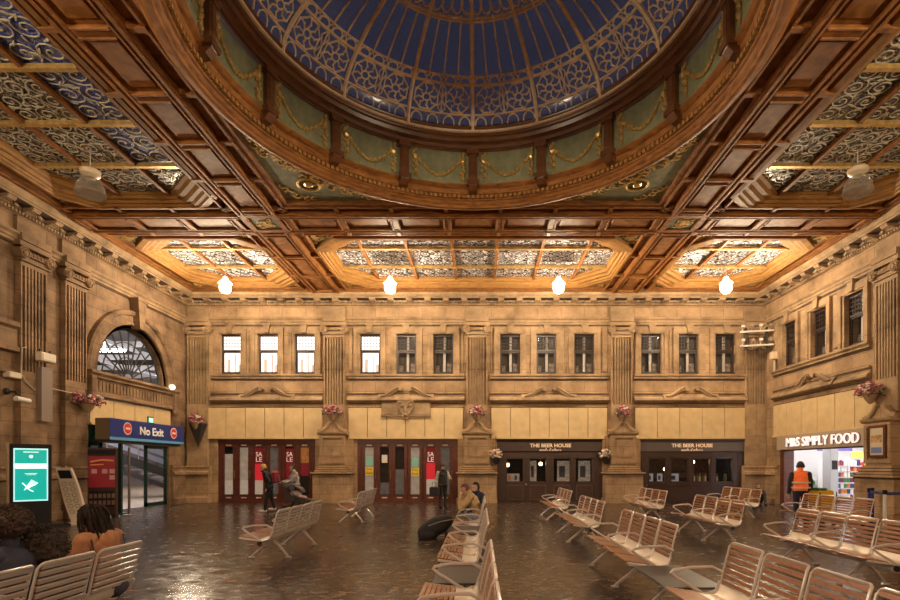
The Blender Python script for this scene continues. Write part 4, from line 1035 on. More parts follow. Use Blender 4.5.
lamp_rack('two tier rack of white flood lamps high in the right corner', (12.15, 23.25, 6.95), math.radians(-14), None)
m = MB(); m.cbox(-.16,.16,-.12,.12,0,.34,.02); m.box(-.03,.03,-.03,.03,-.5,0); o = m.build('speaker_box', mat('beige_box', (.60,.48,.34), .5)); o.location = (12.72, 22.9, 6.25); tag(o, 'beige speaker box below the lamp rack in the right corner', 'speaker')
FLOODS = [((-12.3, 22.3, 6.6), (-2, 10, 11), 1.0), ((11.9, 22.3, 6.9), (2, 10, 11), 1.0), ((-12.2, 3.0, 6.5), (1, 12, 11), 1.0), ((11.8, 3.0, 6.5), (-1, 12, 11), 1.0)]  # added ceiling fill; only the far right spot stands by a rack
for (loc, to, k) in FLOODS:
    ld = bpy.data.lights.new('flood', 'SPOT'); ld.energy = FLOOD_W*k; ld.color = (1.0,.80,.55); ld.spot_size = math.radians(120); ld.spot_blend = 1; ld.shadow_soft_size = .25  # added fill light for the ceiling and dome
    o = bpy.data.objects.new('flood_spot', ld); COL.objects.link(o); o.location = loc; o.rotation_euler = (Vector(to)-Vector(loc)).to_track_quat('-Z','Y').to_euler()  # added fill spot
# carved head over the middle doors
t = thing('carved_keystone', 'carved mask keystone on a panel above the middle glazed doors', 'carving', (-3.34, YB, 3.95))
m = MB(); m.cbox(-1.1, 1.1, -.13, 0, .02, .60, .02); m.box(-1.12, 1.12, -.18, 0, -.06, .02); m.build('panel', STONE_D, t)
m = MB(); m.exty([(-.36,.64),(.36,.64),(.34,.35),(.16,.05),(.13,-.18),(-.13,-.18),(-.16,.05),(-.34,.35)], -.26, 0)
for s in (-1, 1): m.ball((s*.17,-.26,.42), .11, sy=.6); m.tube([(s*.30,-.27,.60),(s*.12,-.30,.52),(s*.03,-.32,.3)], .04, n=5); m.ball((s*.07,-.28,-.05), .05)
m.ball((0,-.28,.22), .10, sz=1.6); m.ball((0,-.27,.0), .12, sz=.6)
m.build('carved_mask', STONE_D, t)
# ================================================================ SHOP FRONTS OF THE BACK WALL
GREYP = mat('grey_vertical_blind', (.46,.37,.28), .6, vary=.25, scale=4, emit=.30)  # emission added to lift the grey blinds out of the recess shade
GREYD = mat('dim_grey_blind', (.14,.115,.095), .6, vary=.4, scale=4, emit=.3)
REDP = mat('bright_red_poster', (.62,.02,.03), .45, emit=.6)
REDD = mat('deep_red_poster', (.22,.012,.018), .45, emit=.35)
INT = mat('dark_interior', (.035,.025,.02), .8, vary=.4, scale=2)
PAPER = mat('white_paper', (.62,.58,.52), .6)
YEL = mat('yellow_sticker', (.78,.55,.04), .5); TEAL = mat('pale_green_sticker', (.22,.52,.44), .5)
BRASS = mat('brass', (.5,.33,.12), .3, metal=.9)
def interior(name, a, b, z1, depth=2.2):
    m = MB(); y0 = .46
    m.poly([(a-.3,y0,0),(a-.3,y0+depth,0),(a-.3,y0+depth,z1+.3),(a-.3,y0,z1+.3)]); m.poly([(b+.3,y0,0),(b+.3,y0+depth,0),(b+.3,y0+depth,z1+.3),(b+.3,y0,z1+.3)])
    m.poly([(a-.3,y0+depth,0),(b+.3,y0+depth,0),(b+.3,y0+depth,z1+.3),(a-.3,y0+depth,z1+.3)])
    m.poly([(a-.3,y0,z1+.3),(b+.3,y0,z1+.3),(b+.3,y0+depth,z1+.3),(a-.3,y0+depth,z1+.3)]); m.poly([(a-.3,y0-.4,.001),(b+.3,y0-.4,.001),(b+.3,y0+depth,.001),(a-.3,y0+depth,.001)])
    m.poly([(a-.3,y0,z1),(b+.3,y0,z1),(b+.3,y0,z1+.3),(a-.3,y0,z1+.3)]); m.poly([(a-.3,y0,0),(a,y0,0),(a,y0,z1),(a-.3,y0,z1)]); m.poly([(b+.3,y0,0),(b,y0,0),(b,y0,z1),(b+.3,y0,z1)])
    o = m.build(name, INT); o.location = (0, YB, 0); return struct(o)
def door_bay(name, a, b, centres, fills):
    r = sroot(name, (0, YB, 0)); interior('wall_behind_'+name, a, b, SH)
    l, rgt = centres[0]-.345, centres[-1]+.345
    m = MB(); m.box(a, l, .06, .22, 0, SH); m.box(rgt, b, .06, .22, 0, SH); m.box(l, rgt, .06, .22, 2.68, SH); m.box(a, b, .02, .06, 2.78, SH); m.box(a,b,.03,.24,0,.10)
    m.box(rgt+.1, b-.1, .04, .06, .3, 2.5); m.build('door_surround', MAHOG, r)
    for x, f in zip(centres, fills):
        m = MB(); w_ = .34; g = .205
        for s in (-1, 1): m.box(x+s*w_, x+s*g, .08, .16, .10, 2.68)
        m.box(x-g, x+g, .08, .16, 2.52, 2.68); m.box(x-g, x+g, .08, .16, .10, .34)
        for s in (-1, 1): m.box(x+s*(g+.02), x+s*(g-.005), .065, .08, .32, 2.54)
        lf = m.build('door_leaf', MAHOG, r)
        m = MB(); m.box(x-g, x+g, .115, .122, .34, 2.52); m.build('pane', GLASS, lf)
        m = MB(); m.box(x-.12, x+.12, .072, .08, 2.575, 2.625); m.box(x-.12, x+.12, .072, .08, .19, .24); m.build('brass_plate', mat('pale_plate', (.62,.52,.38), .4), lf)
        z = .36
        for (zz, mm) in f:
            m = MB(); m.box(x-g-.04, x+g+.04, .20, .21, z, zz); m.build('blind', mm, lf); z = zz
        m = MB(); m.tube([(x+.29,.06,1.1),(x+.29,.03,1.13),(x+.29,.03,1.42),(x+.29,.06,1.45)], .012, n=5); m.build('door_handle', BRASS, lf)
    return r
C1 = [-11.42,-10.73,-10.05,-9.36,-8.66,-7.97]; C2 = [-5.03,-4.34,-3.65,-2.95,-2.24,-1.58]
GREYW = mat('pale_lower_blind', (.60,.49,.38), .6, vary=.15, emit=.34)  # glow added here too, against the shade of the door recess
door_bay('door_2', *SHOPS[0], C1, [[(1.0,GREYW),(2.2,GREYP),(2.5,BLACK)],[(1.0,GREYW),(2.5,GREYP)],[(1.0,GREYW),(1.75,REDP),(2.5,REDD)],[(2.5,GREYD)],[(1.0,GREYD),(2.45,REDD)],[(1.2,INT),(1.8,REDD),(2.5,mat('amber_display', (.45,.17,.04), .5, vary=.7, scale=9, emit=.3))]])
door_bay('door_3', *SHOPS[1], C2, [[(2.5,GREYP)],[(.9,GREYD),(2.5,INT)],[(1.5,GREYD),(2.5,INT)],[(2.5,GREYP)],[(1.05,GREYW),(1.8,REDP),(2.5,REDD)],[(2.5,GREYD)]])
def sticker(label, cat, x, z, w_, h, mt, txt=None):
    t = thing('door_notice', label, cat, (x, YB+.108, z))
    m = MB(); m.box(-w_/2, w_/2, 0, .005, -h/2, h/2); m.build('sheet', mt, t)
    if txt:
        for i, s in enumerate(txt): text_mesh('lettering', s, h*.30, txt_mat, t, (0, -.004, h*.10-i*h*.42), width=w_*.7, ext=.001)
    return t
txt_mat = mat('print_dark', (.10,.07,.05), .6)
sticker('yellow square notice on the leftmost pane of the middle glazed doors', 'notice', C2[0], 1.42, .36, .38, YEL, ['No', 'Exit'])
sticker('pale green notice above the yellow one on the leftmost middle pane', 'notice', C2[0], 1.88, .30, .40, TEAL)
sticker('yellow square notice on the fourth pane of the middle glazed doors', 'notice', C2[3], 1.38, .36, .38, YEL, ['No', 'Exit'])
sticker('pale green notice above the yellow one on the fourth middle pane', 'notice', C2[3], 1.82, .30, .40, TEAL)
sticker('white paper notice on the second pane of the middle glazed doors', 'notice', C2[1], 1.98, .26, .36, PAPER)
txt_mat = mat('print_white', (.8,.75,.7), .6, emit=.15)
for x, lb in ((C1[2], 'white sale lettering on the red third pane of the left glazed doors'), (C1[4], 'white sale lettering on the dark red fifth pane of the left glazed doors'), (C2[4], 'white sale lettering on the red fifth pane of the middle glazed doors')):
    t = thing('window_lettering', lb, 'lettering', (x, YB+.108, 1.85))
    text_mesh('lettering', 'SA', .20, txt_mat, t, (0,0,.24), width=.28, ext=.002); text_mesh('lettering', 'LE', .20, txt_mat, t, (0,0,0), width=.28, ext=.002)
# pub fronts
GOLDT = mat('gold_letters', (.78,.58,.40), .45, emit=.15)
def pub(label, a, b, centres, tw, gray, loww):
    t = thing('pub_front', label, 'shopfront', ((a+b)/2, YB, 0)); c = (a+b)/2
    a -= c; b -= c; cs = [x-c for x in centres]
    w_ = .41
    m = MB(); x = a+.0; ed = []
    m.box(a, cs[0]-w_, .04, .20, 0, 2.04); m.box(cs[-1]+w_, b, .04, .20, 0, 2.04)
    for p, q in zip(cs, cs[1:]): m.box(p+w_, q-w_, .04, .20, 0, 2.04); m.box((p+q)/2-.05, (p+q)/2+.05, .02, .04, .2, 2.05)
    m.box(a, b, .04, .20, 2.04, 2.30); m.box(cs[0]-w_, cs[-1]+w_, .046, .20, .0, .90)
    for p in (a+.12, b-.32): m.box(p, p+.2, .01, .05, .1, 2.2)
    m.build('timber_frame', DBROWN, t, bevel=.006)
    m = MB(); m.extx([(.2,2.28),(.02,2.28),(.0,2.32),(.0,2.74),(-.06,2.80),(-.08,2.86),(.2,2.86)], a, b); m.box(a+.3, b-.3, -.012, 0, 2.34, 2.70)
    m.build('fascia_board', DBROWN if not gray else mat('grey_brown_fascia', (.10,.08,.075), .28, coat=.4), t)
    tc = tw-c
    text_mesh('lettering', 'THE BEER HOUSE', .17, GOLDT, t, (tc, -.02, 2.50), width=1.86, bold=.03)
    m = MB()
    for i in (-1, 0, 1): m.ball((tc+.20*i, -.02, 2.435), .03, n=5, m=3, sy=.4)
    m.build('star_row', GOLDT, t)
    text_mesh('small_lettering', 'BEERS & SPIRITS', .075, GOLDT, t, (tc, -.02, 2.335), width=.98, bold=.02)
    for x in cs:
        m = MB(); m.box(x-w_, x+w_, .06, .14, .90, .96); m.box(x-w_, x+w_, .06, .14, 1.98, 2.04); m.box(x-w_, x-w_+.05, .06, .14, .9, 2.04); m.box(x+w_-.05, x+w_, .06, .14, .9, 2.04)
        o = m.build('window_sash', DBROWN, t); m = MB(); m.box(x-w_+.05, x+w_-.05, .10, .107, .96, 1.98); m.build('pane', GLASS, o)
        if loww:
            m = MB(); m.cbox(x-.36, x+.36, .015, .05, .14, .78, .012); m.box(x-.30, x+.30, .005, .02, .20, .72); o = m.build('lower_panel', DBROWN, t)
            m = MB()
            for za in (.13, .77): m.box(x-.36, x+.36, .0, .03, za, za+.022)
            for xa in (x-.37, x+.35): m.box(xa, xa+.022, .0, .03, .13, .79)
            m.build('panel_beading', mat('worn_brown_edge', (.14,.085,.055), .35), o)  # lighter brown beading paints a highlight along the panel edges
    if not loww:
        m = MB(); m.box(a+.5, b-.5, .015, .04, .15, .70); m.box(a+.4, b-.4, .0, .05, .78, .84); m.build('lower_panel', DBROWN, t)
    if loww:
        m = MB(); m.ball(((cs[0]+cs[1])/2-.02, -.01, .82), .05); m.build('door_knob', BRASS, t)
    return t
P1 = [1.585, 2.62, 3.71, 4.72]; P2 = [8.04, 9.05, 10.06, 11.07]
interior('wall_behind_pub_left', *SHOPS[2], SH); interior('wall_behind_pub_right', *SHOPS[3], SH)
pub('dark brown pub front with four lower panels at the centre right of the wall', *SHOPS[2], P1, 3.19, False, True)
pub('dark brown pub front with plain low panelling at the right of the wall', *SHOPS[3], P2, 9.6, True, False)
# what stands behind the pub windows
m = MB(); m.box(7.6, 11.6, YB+.45, YB+.75, .9, .94); t_ = m.build('window_shelf', DBROWN); tag(t_, 'dark shelf with bottles inside the right pub windows', 'shelf')
m = MB(); m.box(1.1, 5.2, YB+.45, YB+.75, .9, .94); t_ = m.build('window_shelf', DBROWN); tag(t_, 'dark shelf inside the left pub windows', 'shelf')
def bottle_mesh(mt): 
    m = MB(); m.rev([(0,0),(.045,0),(.045,.2),(.018,.27),(.016,.36),(0,.36)], 8); return m.build('bottle', mt, smooth=True)
BM = [mat('green_bottle', (.05,.12,.05), .15), mat('amber_bottle', (.35,.14,.03), .15), mat('pale_bottle', (.62,.56,.45), .2)]
bs = [bottle_mesh(x) for x in BM]; first = [True]*3
for k, x in enumerate([9.75,9.83,9.92,10.0,10.09,10.18,10.27,10.36,10.45,10.74,10.85,10.98,11.3,11.38]):
    q = (k*7) % 3; b = bs[q] if first[q] else bs[q].copy()
    if not first[q]: COL.objects.link(b)
    first[q] = False; b.location = (x, YB+.55, .945); tag(b, 'one of the small bottles lined up in the right pub window', 'bottle', 'bottles in the right pub window')
for k, (x, lb, w_) in enumerate(((7.84,'white framed card at the far left of the right pub window',.26), (8.28,'second white framed card in the right pub window',.24), (8.95,'grey card in the second right pub window',.4), (1.40,'orange and white poster card in the leftmost pub window',.30), (1.68,'plain white card in the leftmost pub window',.26), (3.85,'large pale etched poster in the third window of the left pub',.6), (4.80,'pale mottled poster in the fourth window of the left pub',.55), (2.45,'pale menu sheet in the second window of the left pub',.3))):
    t = thing('window_card', lb, 'card', (x, YB+.40, .945)); h = .36 if k < 5 else .95
    m = MB(); m.box(-w_/2, w_/2, 0, .02, 0, h); m.build('card_back', mat('bluish_card', (.50,.52,.62), .5, emit=.15) if k < 3 else mat('pale_card', (.50,.43,.35), .5, vary=.5, scale=9, emit=.12), t)
    m = MB(); m.box(-w_*.35, w_*.1, -.004, 0, h*.2, h*.75); m.build('card_print', mat('card_print', (.08,.08,.10), .5) if k != 3 else mat('orange_print', (.62,.20,.06), .5, emit=.1), t)
for k, (x, z, lb) in enumerate(((10.0,1.85,'small white lamp inside the third right pub window'), (10.95,1.7,'warm lamp inside the fourth right pub window'), (2.85,1.75,'round warm lamp inside the second left pub window'), (1.3,1.7,'warm lamp inside the leftmost pub window'), (8.7,1.5,'dim lamp inside the second right pub window'))):
    m = MB(); m.mi = 0; m.ball((0,0,0), .09, n=10, m=6); m.mi = 1; m.tube([(0,0,.08),(0,0,3.1-z)], .01, n=4)
    o = m.build('bar_lamp', [mat('bar_glow', (1,.7,.4), emit=9, ecol=(1,.62,.32)), DARK]); o.location = (x, YB+.9, z); tag(o, lb, 'lamp')
t = thing('bar_counter', 'dark bar counter with shelves behind the pub windows', 'bar', (9.5, YB+2.2, 0))
m = MB(); m.box(-2.2, 2.2, -.2, .2, 0, 1.1); m.build('counter', DBROWN, t)
m = MB(); m.box(-2.2, 2.2, .2, .35, 1.1, 2.6); m.box(-2.2,2.2,.0,.3,1.4,1.43); m.box(-2.2,2.2,.0,.3,1.8,1.83); m.build('back_shelf', mat('bar_wood', (.16,.08,.04), .5, vary=.4), t)
# ================================================================ FOOD SHOP OF THE RIGHT WALL
SHW = mat('shop_white', (.80,.80,.82), .5)
m = MB(); xa, xb, ya, yb2 = XR+.45, XR+6.3, 16.6, 26.4
m.poly([(xa,yb2,0),(xb,yb2,0),(xb,yb2,3),(xa,yb2,3)]); m.poly([(xb,ya,0),(xb,yb2,0),(xb,yb2,3),(xb,ya,3)]); m.poly([(xa,ya,0),(xb,ya,0),(xb,ya,3),(xa,ya,3)])
m.poly([(xa,ya,3),(xb,ya,3),(xb,yb2,3),(xa,yb2,3)]); m.poly([(xa,MS[1],0),(xa,yb2,0),(xa,yb2,3),(xa,MS[1],3)]); m.poly([(xa,MS[0],0),(xa,ya,0),(xa,ya,3),(xa,MS[0],3)])
struct(m.build('wall_food_shop', SHW))
m = MB(); m.box(XR-.0, xb, ya, yb2, -.1, .003); struct(m.build('floor_food_shop', mat('shop_floor', (.32,.31,.30), .25)))
k = 0
for x in (14.6, 16.4, 18.2):
    for y in (18.6, 21.4, 24.2):
        m = MB(); m.box(-.3,.3,-.9,.9,2.94,2.99); o = m.build('ceiling_panel_light', mat('shop_panel', (1,1,1), emit=8, ecol=(1,.93,.86))); o.location = (x, y, 0); k += 1
        tag(o, 'white ceiling light panel inside the bright food shop', 'light', 'ceiling light panels of the food shop')
m = MB()
for y in (MS[0], MS[1]):
    s = 1 if y == MS[0] else -1; m.box(XR-.02, XR+.40, y, y+s*.30, 0, 2.36)
m.box(XR+.0, XR+.3, MS[0], MS[1], 2.30, 2.92)
struct(m.build('door_4', MAHOG))
t = thing('shop_sign', 'pale fascia sign reading M&S SIMPLY FOOD over the bright shop', 'sign', (XR, 19.98, 2.34), -PI/2)
m = MB(); m.cbox(-2.78, 2.74, -.16, 0, 0, .60, .01); m.build('fascia_board', mat('taupe_fascia', (.42,.32,.23), .4), t)
text_mesh('lettering', 'M&S SIMPLY FOOD', .36, mat('lit_letters', (.95,.85,.85), emit=.5, ecol=(1,.86,.84)), t, (.12, -.20, .11), width=4.2, ext=.03, bold=.0)
text_mesh('letter_sides', 'M&S SIMPLY FOOD', .40, mat('letter_shadow', (.16,.07,.10), .4), t, (.12, -.175, .095), width=4.26, ext=.012, bold=.02)  # darker, slightly larger lettering behind the lit face
def shelf_unit(label, loc, rz, w_, levels, h):
    t = thing('shop_shelf', label, 'shelving', loc, rz)
    m = MB(); m.box(-w_/2, w_/2, .0, .04, 0, h); m.build('back_panel', SHW, t)
    for s in (-1, 1): m = MB(); m.box(s*w_/2-.02, s*w_/2+.02, -.38, .04, 0, h); m.build('side_panel', SHW, t)
    for i in range(levels):
        m = MB(); z = .12+i*(h-.2)/levels; m.box(-w_/2, w_/2, -.38, 0, z-.03, z); m.box(-w_/2, w_/2, -.395, -.38, z-.045, z+.01); m.build('shelf_board', mat('shelf_edge', (.55,.50,.55), .4), t)
    return t
PK = [mat('packet_red', (.45,.05,.05), .4), mat('packet_white', (.8,.78,.76), .4), mat('packet_plum', (.20,.03,.08), .4), mat('packet_orange', (.7,.25,.06), .4), mat('packet_green', (.06,.25,.08), .4), mat('packet_navy', (.04,.06,.2), .4)]
pkm = []
for j, mt in enumerate(PK):
    m = MB(); hh = .20+.04*(j % 3)
    if j % 2: m.cbox(-.065, .065, -.10, .10, 0, hh, .012); m.box(-.05,.05,-.104,-.10,hh*.3,hh*.6)
    else: m.cbox(-.065,.065,-.09,.09,0,hh*.8,.01); m.add([(-.065,-.03,hh*.78),(.065,-.03,hh*.78),(.065,.03,hh*.78),(-.065,.03,hh*.78),(-.065,0,hh),(.065,0,hh)],[(0,1,5,4),(2,3,4,5),(1,2,5),(3,0,4)])
    o = m.build('food_packet', mt); pkm.append(o.data); bpy.data.objects.remove(o)
def stock(loc, rz, w_, levels, h, grp, seed):
    r_ = random.Random(seed); M = Matrix.Translation(loc) @ Matrix.Rotation(rz, 4, 'Z')
    for i in range(levels):
        z = .12+i*(h-.2)/levels+.002; n = int((w_-.1)/.150)
        for q in range(n):
            o = bpy.data.objects.new('food_packet', pkm[r_.choice((0,0,1,1,1,2,3,4,5))]); COL.objects.link(o)
            p = M @ Vector((-w_/2+.12+q*.150, -.22, z)); o.location = p; o.rotation_euler.z = rz
            tag(o, 'small coloured food packet standing on the '+grp, 'food packet', 'food packets on the '+grp)
shelf_unit('white shelves packed with coloured packets at the back of the food shop', (17.25, 24.7, 0), 0, 2.9, 7, 2.0); stock((17.25, 24.7, 0), 0, 2.9, 7, 2.0, 'tall back shelves of the food shop', 2)
shelf_unit('low white shelves left of the tall ones in the food shop', (15.0, 25.2, 0), 0, 1.6, 3, 1.15); stock((15.0, 25.2, 0), 0, 1.6, 3, 1.15, 'low left shelves of the food shop', 3)

m = MB(); m.box(-.8,.8,-.02,.02,0,.22); o = m.build('hanging_banner', mat('purple_banner', (.10,.08,.35), .4, emit=.2)); o.location = (16.4, 24.5, 2.35); tag(o, 'purple banner above the tall shelves in the food shop', 'banner')
m = MB(); m.box(-.35,.35,-.02,.02,0,.3); o = m.build('yellow_shelf_sign', mat('yellow_sign', (.85,.65,.10), .4, emit=.2)); o.location = (17.6, 24.6, 2.02); tag(o, 'yellow sign on top of the tall food shop shelves', 'sign')
t = thing('shop_pillar', 'grey mirrored pillar inside the food shop entrance', 'pillar', (15.6, 23.6, 0))
m = MB(); m.cbox(-.18,.18,-.28,.28,0,2.98,.02); m.build('shaft', mat('pillar_grey', (.42,.42,.44), .25, metal=.3), t); m = MB(); m.box(-.12,.12,-.30,-.28,1.5,1.9); m.build('dark_notice', BLACK, t); m = MB(); m.box(-.21,.21,-.31,.31,0,.15); m.build('skirting', DARK, t)
t = thing('framed_poster', 'framed poster in a dark surround on the right wall pedestal', 'poster', (XR-.475, 16.55, 1.95), -PI/2)
m = MB(); m.box(-.36,.36,-.04,0,-.02,.98); m.build('frame', MAHOG, t); m = MB(); m.box(-.26,.26,-.05,-.04,.06,.90); q = m.build('sheet', mat('cream_sheet', (.55,.47,.36), .5), t)
m = MB(); m.box(-.22,.22,-.055,-.05,.12,.30); m.build('blue_picture', mat('poster_blue', (.12,.18,.38), .5), q); m = MB(); m.box(-.22,.22,-.055,-.05,.45,.68); m.build('amber_picture', mat('poster_amber', (.42,.25,.10), .5, vary=.6, scale=12), q)
# queue barrier at the right
for x, y, lb, mt, h in ((11.0, 14.4, 'white retractable barrier post at the right edge', WHITE, 1.02), (12.1, 16.35, 'dark barrier post nearest the food shop entrance', NAVY, 1.0), (11.75, 16.0, 'second dark barrier post beside the food shop entrance', NAVY, 1.0)):
    t = thing('barrier_post', lb, 'barrier post', (x, y, 0))
    m = MB(); m.rev([(0,0),(.18,0),(.18,.02),(.05,.04),(.042,h-.06),(0,h-.06)], 14); m.build('pole', mt, t, smooth=True); m = MB(); m.rev([(0,h-.12),(.055,h-.12),(.055,h),(0,h)], 14); m.build('belt_head', BLACK, t, smooth=True)
m = MB(); m.add([(11.75,16.0,.86),(11.0,14.4,.88),(11.0,14.4,.96),(11.75,16.0,.94),(11.76,16.0,.86),(11.01,14.4,.88),(11.01,14.4,.96),(11.76,16.0,.94)],[(0,1,2,3),(7,6,5,4),(0,4,5,1),(3,2,6,7)]); m.box(11.0,13.0,14.39,14.40,.88,.96)
o = m.build('barrier_belt', mat('navy_belt', (.04,.05,.16), .5)); tag(o, 'navy belt strung between the barrier posts at the right', 'belt')
# ================================================================ BENCHES
PT = .665      # seat pitch
def make_bench():
    """four seats facing -x, running along +y from 0; x = 0 at the front edge, back top at x = +.56"""
    t = thing('station_bench', 'x', 'bench')
    L = PT*4
    m = MB(); m.tube([(.30,-.02,.34),(.30,L+.02,.34)], .038, n=8); m.build('beam', GREYM, t, smooth=True)
    for y in (-.02, L+.02):
        m = MB(); m.tube([(.30,y-.012,.34),(.30,y+.012,.34)], .040, n=10); m.build('end_cap', BLACK, t)
    for y in (.55, L-.55):
        for s, x1 in ((-1,.30-.38), (1,.30+.29)):
            m = MB(); m.tube([(.30,y,.33),(.30+s*.10,y,.25),(x1,y,.03)], [.030,.028,.022], n=6); m.cbox(x1-.05,x1+.05,y-.03,y+.03,0,.03,.006); m.build('leg', GREYM, t, smooth=True)
    def side(y, arm):
        m = MB(); pts = [(-.06,y,.440),(.20,y,.405),(.36,y,.385),(.46,y,.42),(.50,y,.52),(.54,y,.72),(.60,y,.905)]
        m = MB(); m.tube(pts[:5], .016, n=5); m.build('side_bracket', GREYM, t, smooth=True)
        if arm:
            m = MB(); m.tube([(.53,y,.60),(.42,y,.66),(.20,y,.655),(.02,y,.625),(.0,y,.605),(.06,y,.55),(.33,y,.385)], .017, n=6); m.build('armrest', GREYM, t, smooth=True)
    for i in range(5): side(i*PT, i in (0, 2, 4))
    sv = Vector
    for i in range(4):
        a, b = i*PT+.030, (i+1)*PT-.030
        fp = [(-.06,0,.432),(.20,0,.403),(.36,0,.385),(.46,0,.42),(.50,0,.52),(.545,0,.72),(.585,0,.875)]
        m = MB(); m.tube([(x,a,z) for x,_,z in fp]+[(.606,a+.012,.905),(.614,a+.035,.915),(.614,b-.035,.915),(.606,b-.012,.905)]+[(x,b,z) for x,_,z in fp[::-1]], .0125, n=6); m.build('seat_frame', GREYM, t, smooth=True)
        a += .012; b -= .012
        m = MB()
        for q in range(7):
            x = -.079+q*.047; z = .452-.0075*q; m.cbox(x, x+.040, a, b, z, z+.018, .005)
        m.build('seat_slats', SLAT, t)
        m = MB(); P = [(.25,.408),(.34,.392),(.42,.397),(.465,.43),(.485,.50)]; n = len(P)
        vs = [(x, y, z) for y in (a, b) for (x, z) in P]+[(x+.012, y, z-.012) for y in (a, b) for (x, z) in P]
        fs = [(k, k+1, n+k+1, n+k) for k in range(n-1)]+[(2*n+k, 3*n+k, 3*n+k+1, 2*n+k+1) for k in range(n-1)]+[(0,n,3*n,2*n),(n-1,2*n-1+2*n,2*n-1,n-1)][:1]
        m.add(vs, fs); m.build('seat_pan', PANM, t, smooth=True)
        m = MB(); g = MB()
        for q in range(7):
            z = .508+q*.060; x = .497+(z-.5)*.21
            x = .497+(z-.5)*.245; M = Matrix.Translation((x,0,z)) @ Matrix.Rotation(math.radians(14), 4, 'Y')
            m.cbox(-.006, .006, a, b, 0, .038, .003, M); g.cbox(.007, .020, a, b, -.001, .039, .003, M)
        bk = g.build('backrest', BACKM, t); m.build('back_slats', SLAT, bk)
    return t
bench = make_bench(); bsn = snapshot(bench)
BENCHES = [
 (-4.10, 2.85, 'bench at the bottom left carrying the three seated people'),
 (-4.10, 9.15, 'four seat bench seen from behind alone in the left half of the floor'),
 (-4.08, 15.2, 'farther left bench seen from behind in front of the middle glazed doors'),
 (-.50, 2.95, 'nearest bench of the centre row, its back cut by the bottom edge'),
 (-.50, 7.02, 'centre row bench with an empty row of slatted seats before the grey table'),
 (-.50, 11.2, 'centre row bench where the man in the beige jacket sits'),
 (1.95, 2.75, 'nearest right hand bench with wooden back cut by the bottom edge'),
 (1.95, 6.80, 'right hand bench attached to the dark square table'),
 (2.02, 11.1, 'third bench back in the row before the left pub front'),
 (2.15, 15.8, 'farthest small bench in the row before the left pub front'),
 (5.15, 6.95, 'large bench near the right edge with its long front edge in view'),
 (5.10, 11.35, 'middle bench of the second row from the right'),
 (5.00, 15.8, 'farthest bench of the second row, in front of the stone pedestal'),
 (8.35, 12.0, 'bench with its back to the yellow cleaning cart'),
 (8.25, 16.6, 'farthest bench of the right hand row before the right pub front'),
 (5.10, 19.6-.1, None)]
k = 0
for (x, y, lb) in BENCHES:
    if lb is None: continue
    if k == 0: bench.location = (x, y, 0); bench['label'] = lb; bench['group'] = 'slatted station benches'
    else: dup(None, loc=(x, y, 0), snap=bsn, label=lb, group='slatted station benches')
    k += 1
def bench_table(x, y, l, lb):
    t = thing('bench_table', lb, 'table', (x, y, 0))
    m = MB(); m.cbox(0, .62, 0, l, .405, .43, .006); m.box(0,.62,l*.5-.004,l*.5+.004,.4301,.4305); m.build('table_top', mat('charcoal_top', (.038,.030,.028), .4, spec=.3), t)
    m = MB(); m.tube([(.3,0.02,.36),(.3,l-.02,.36)], .036, n=8); m.build('beam', GREYM, t, smooth=True)
    for s in (-1, 1): m = MB(); m.tube([(.30,l/2,.35),(.30+s*.36,l/2,.02)], [.03,.022], n=6); m.build('leg', GREYM, t, smooth=True)
bench_table(-.52, 5.70, 1.22, 'dark grey table top between the two nearest centre row benches')
bench_table(-.52, 9.78, 1.30, 'dark table top between the second and third centre row benches')
bench_table(1.93, 5.50, 1.20, 'dark square table top joined to the right hand benches')
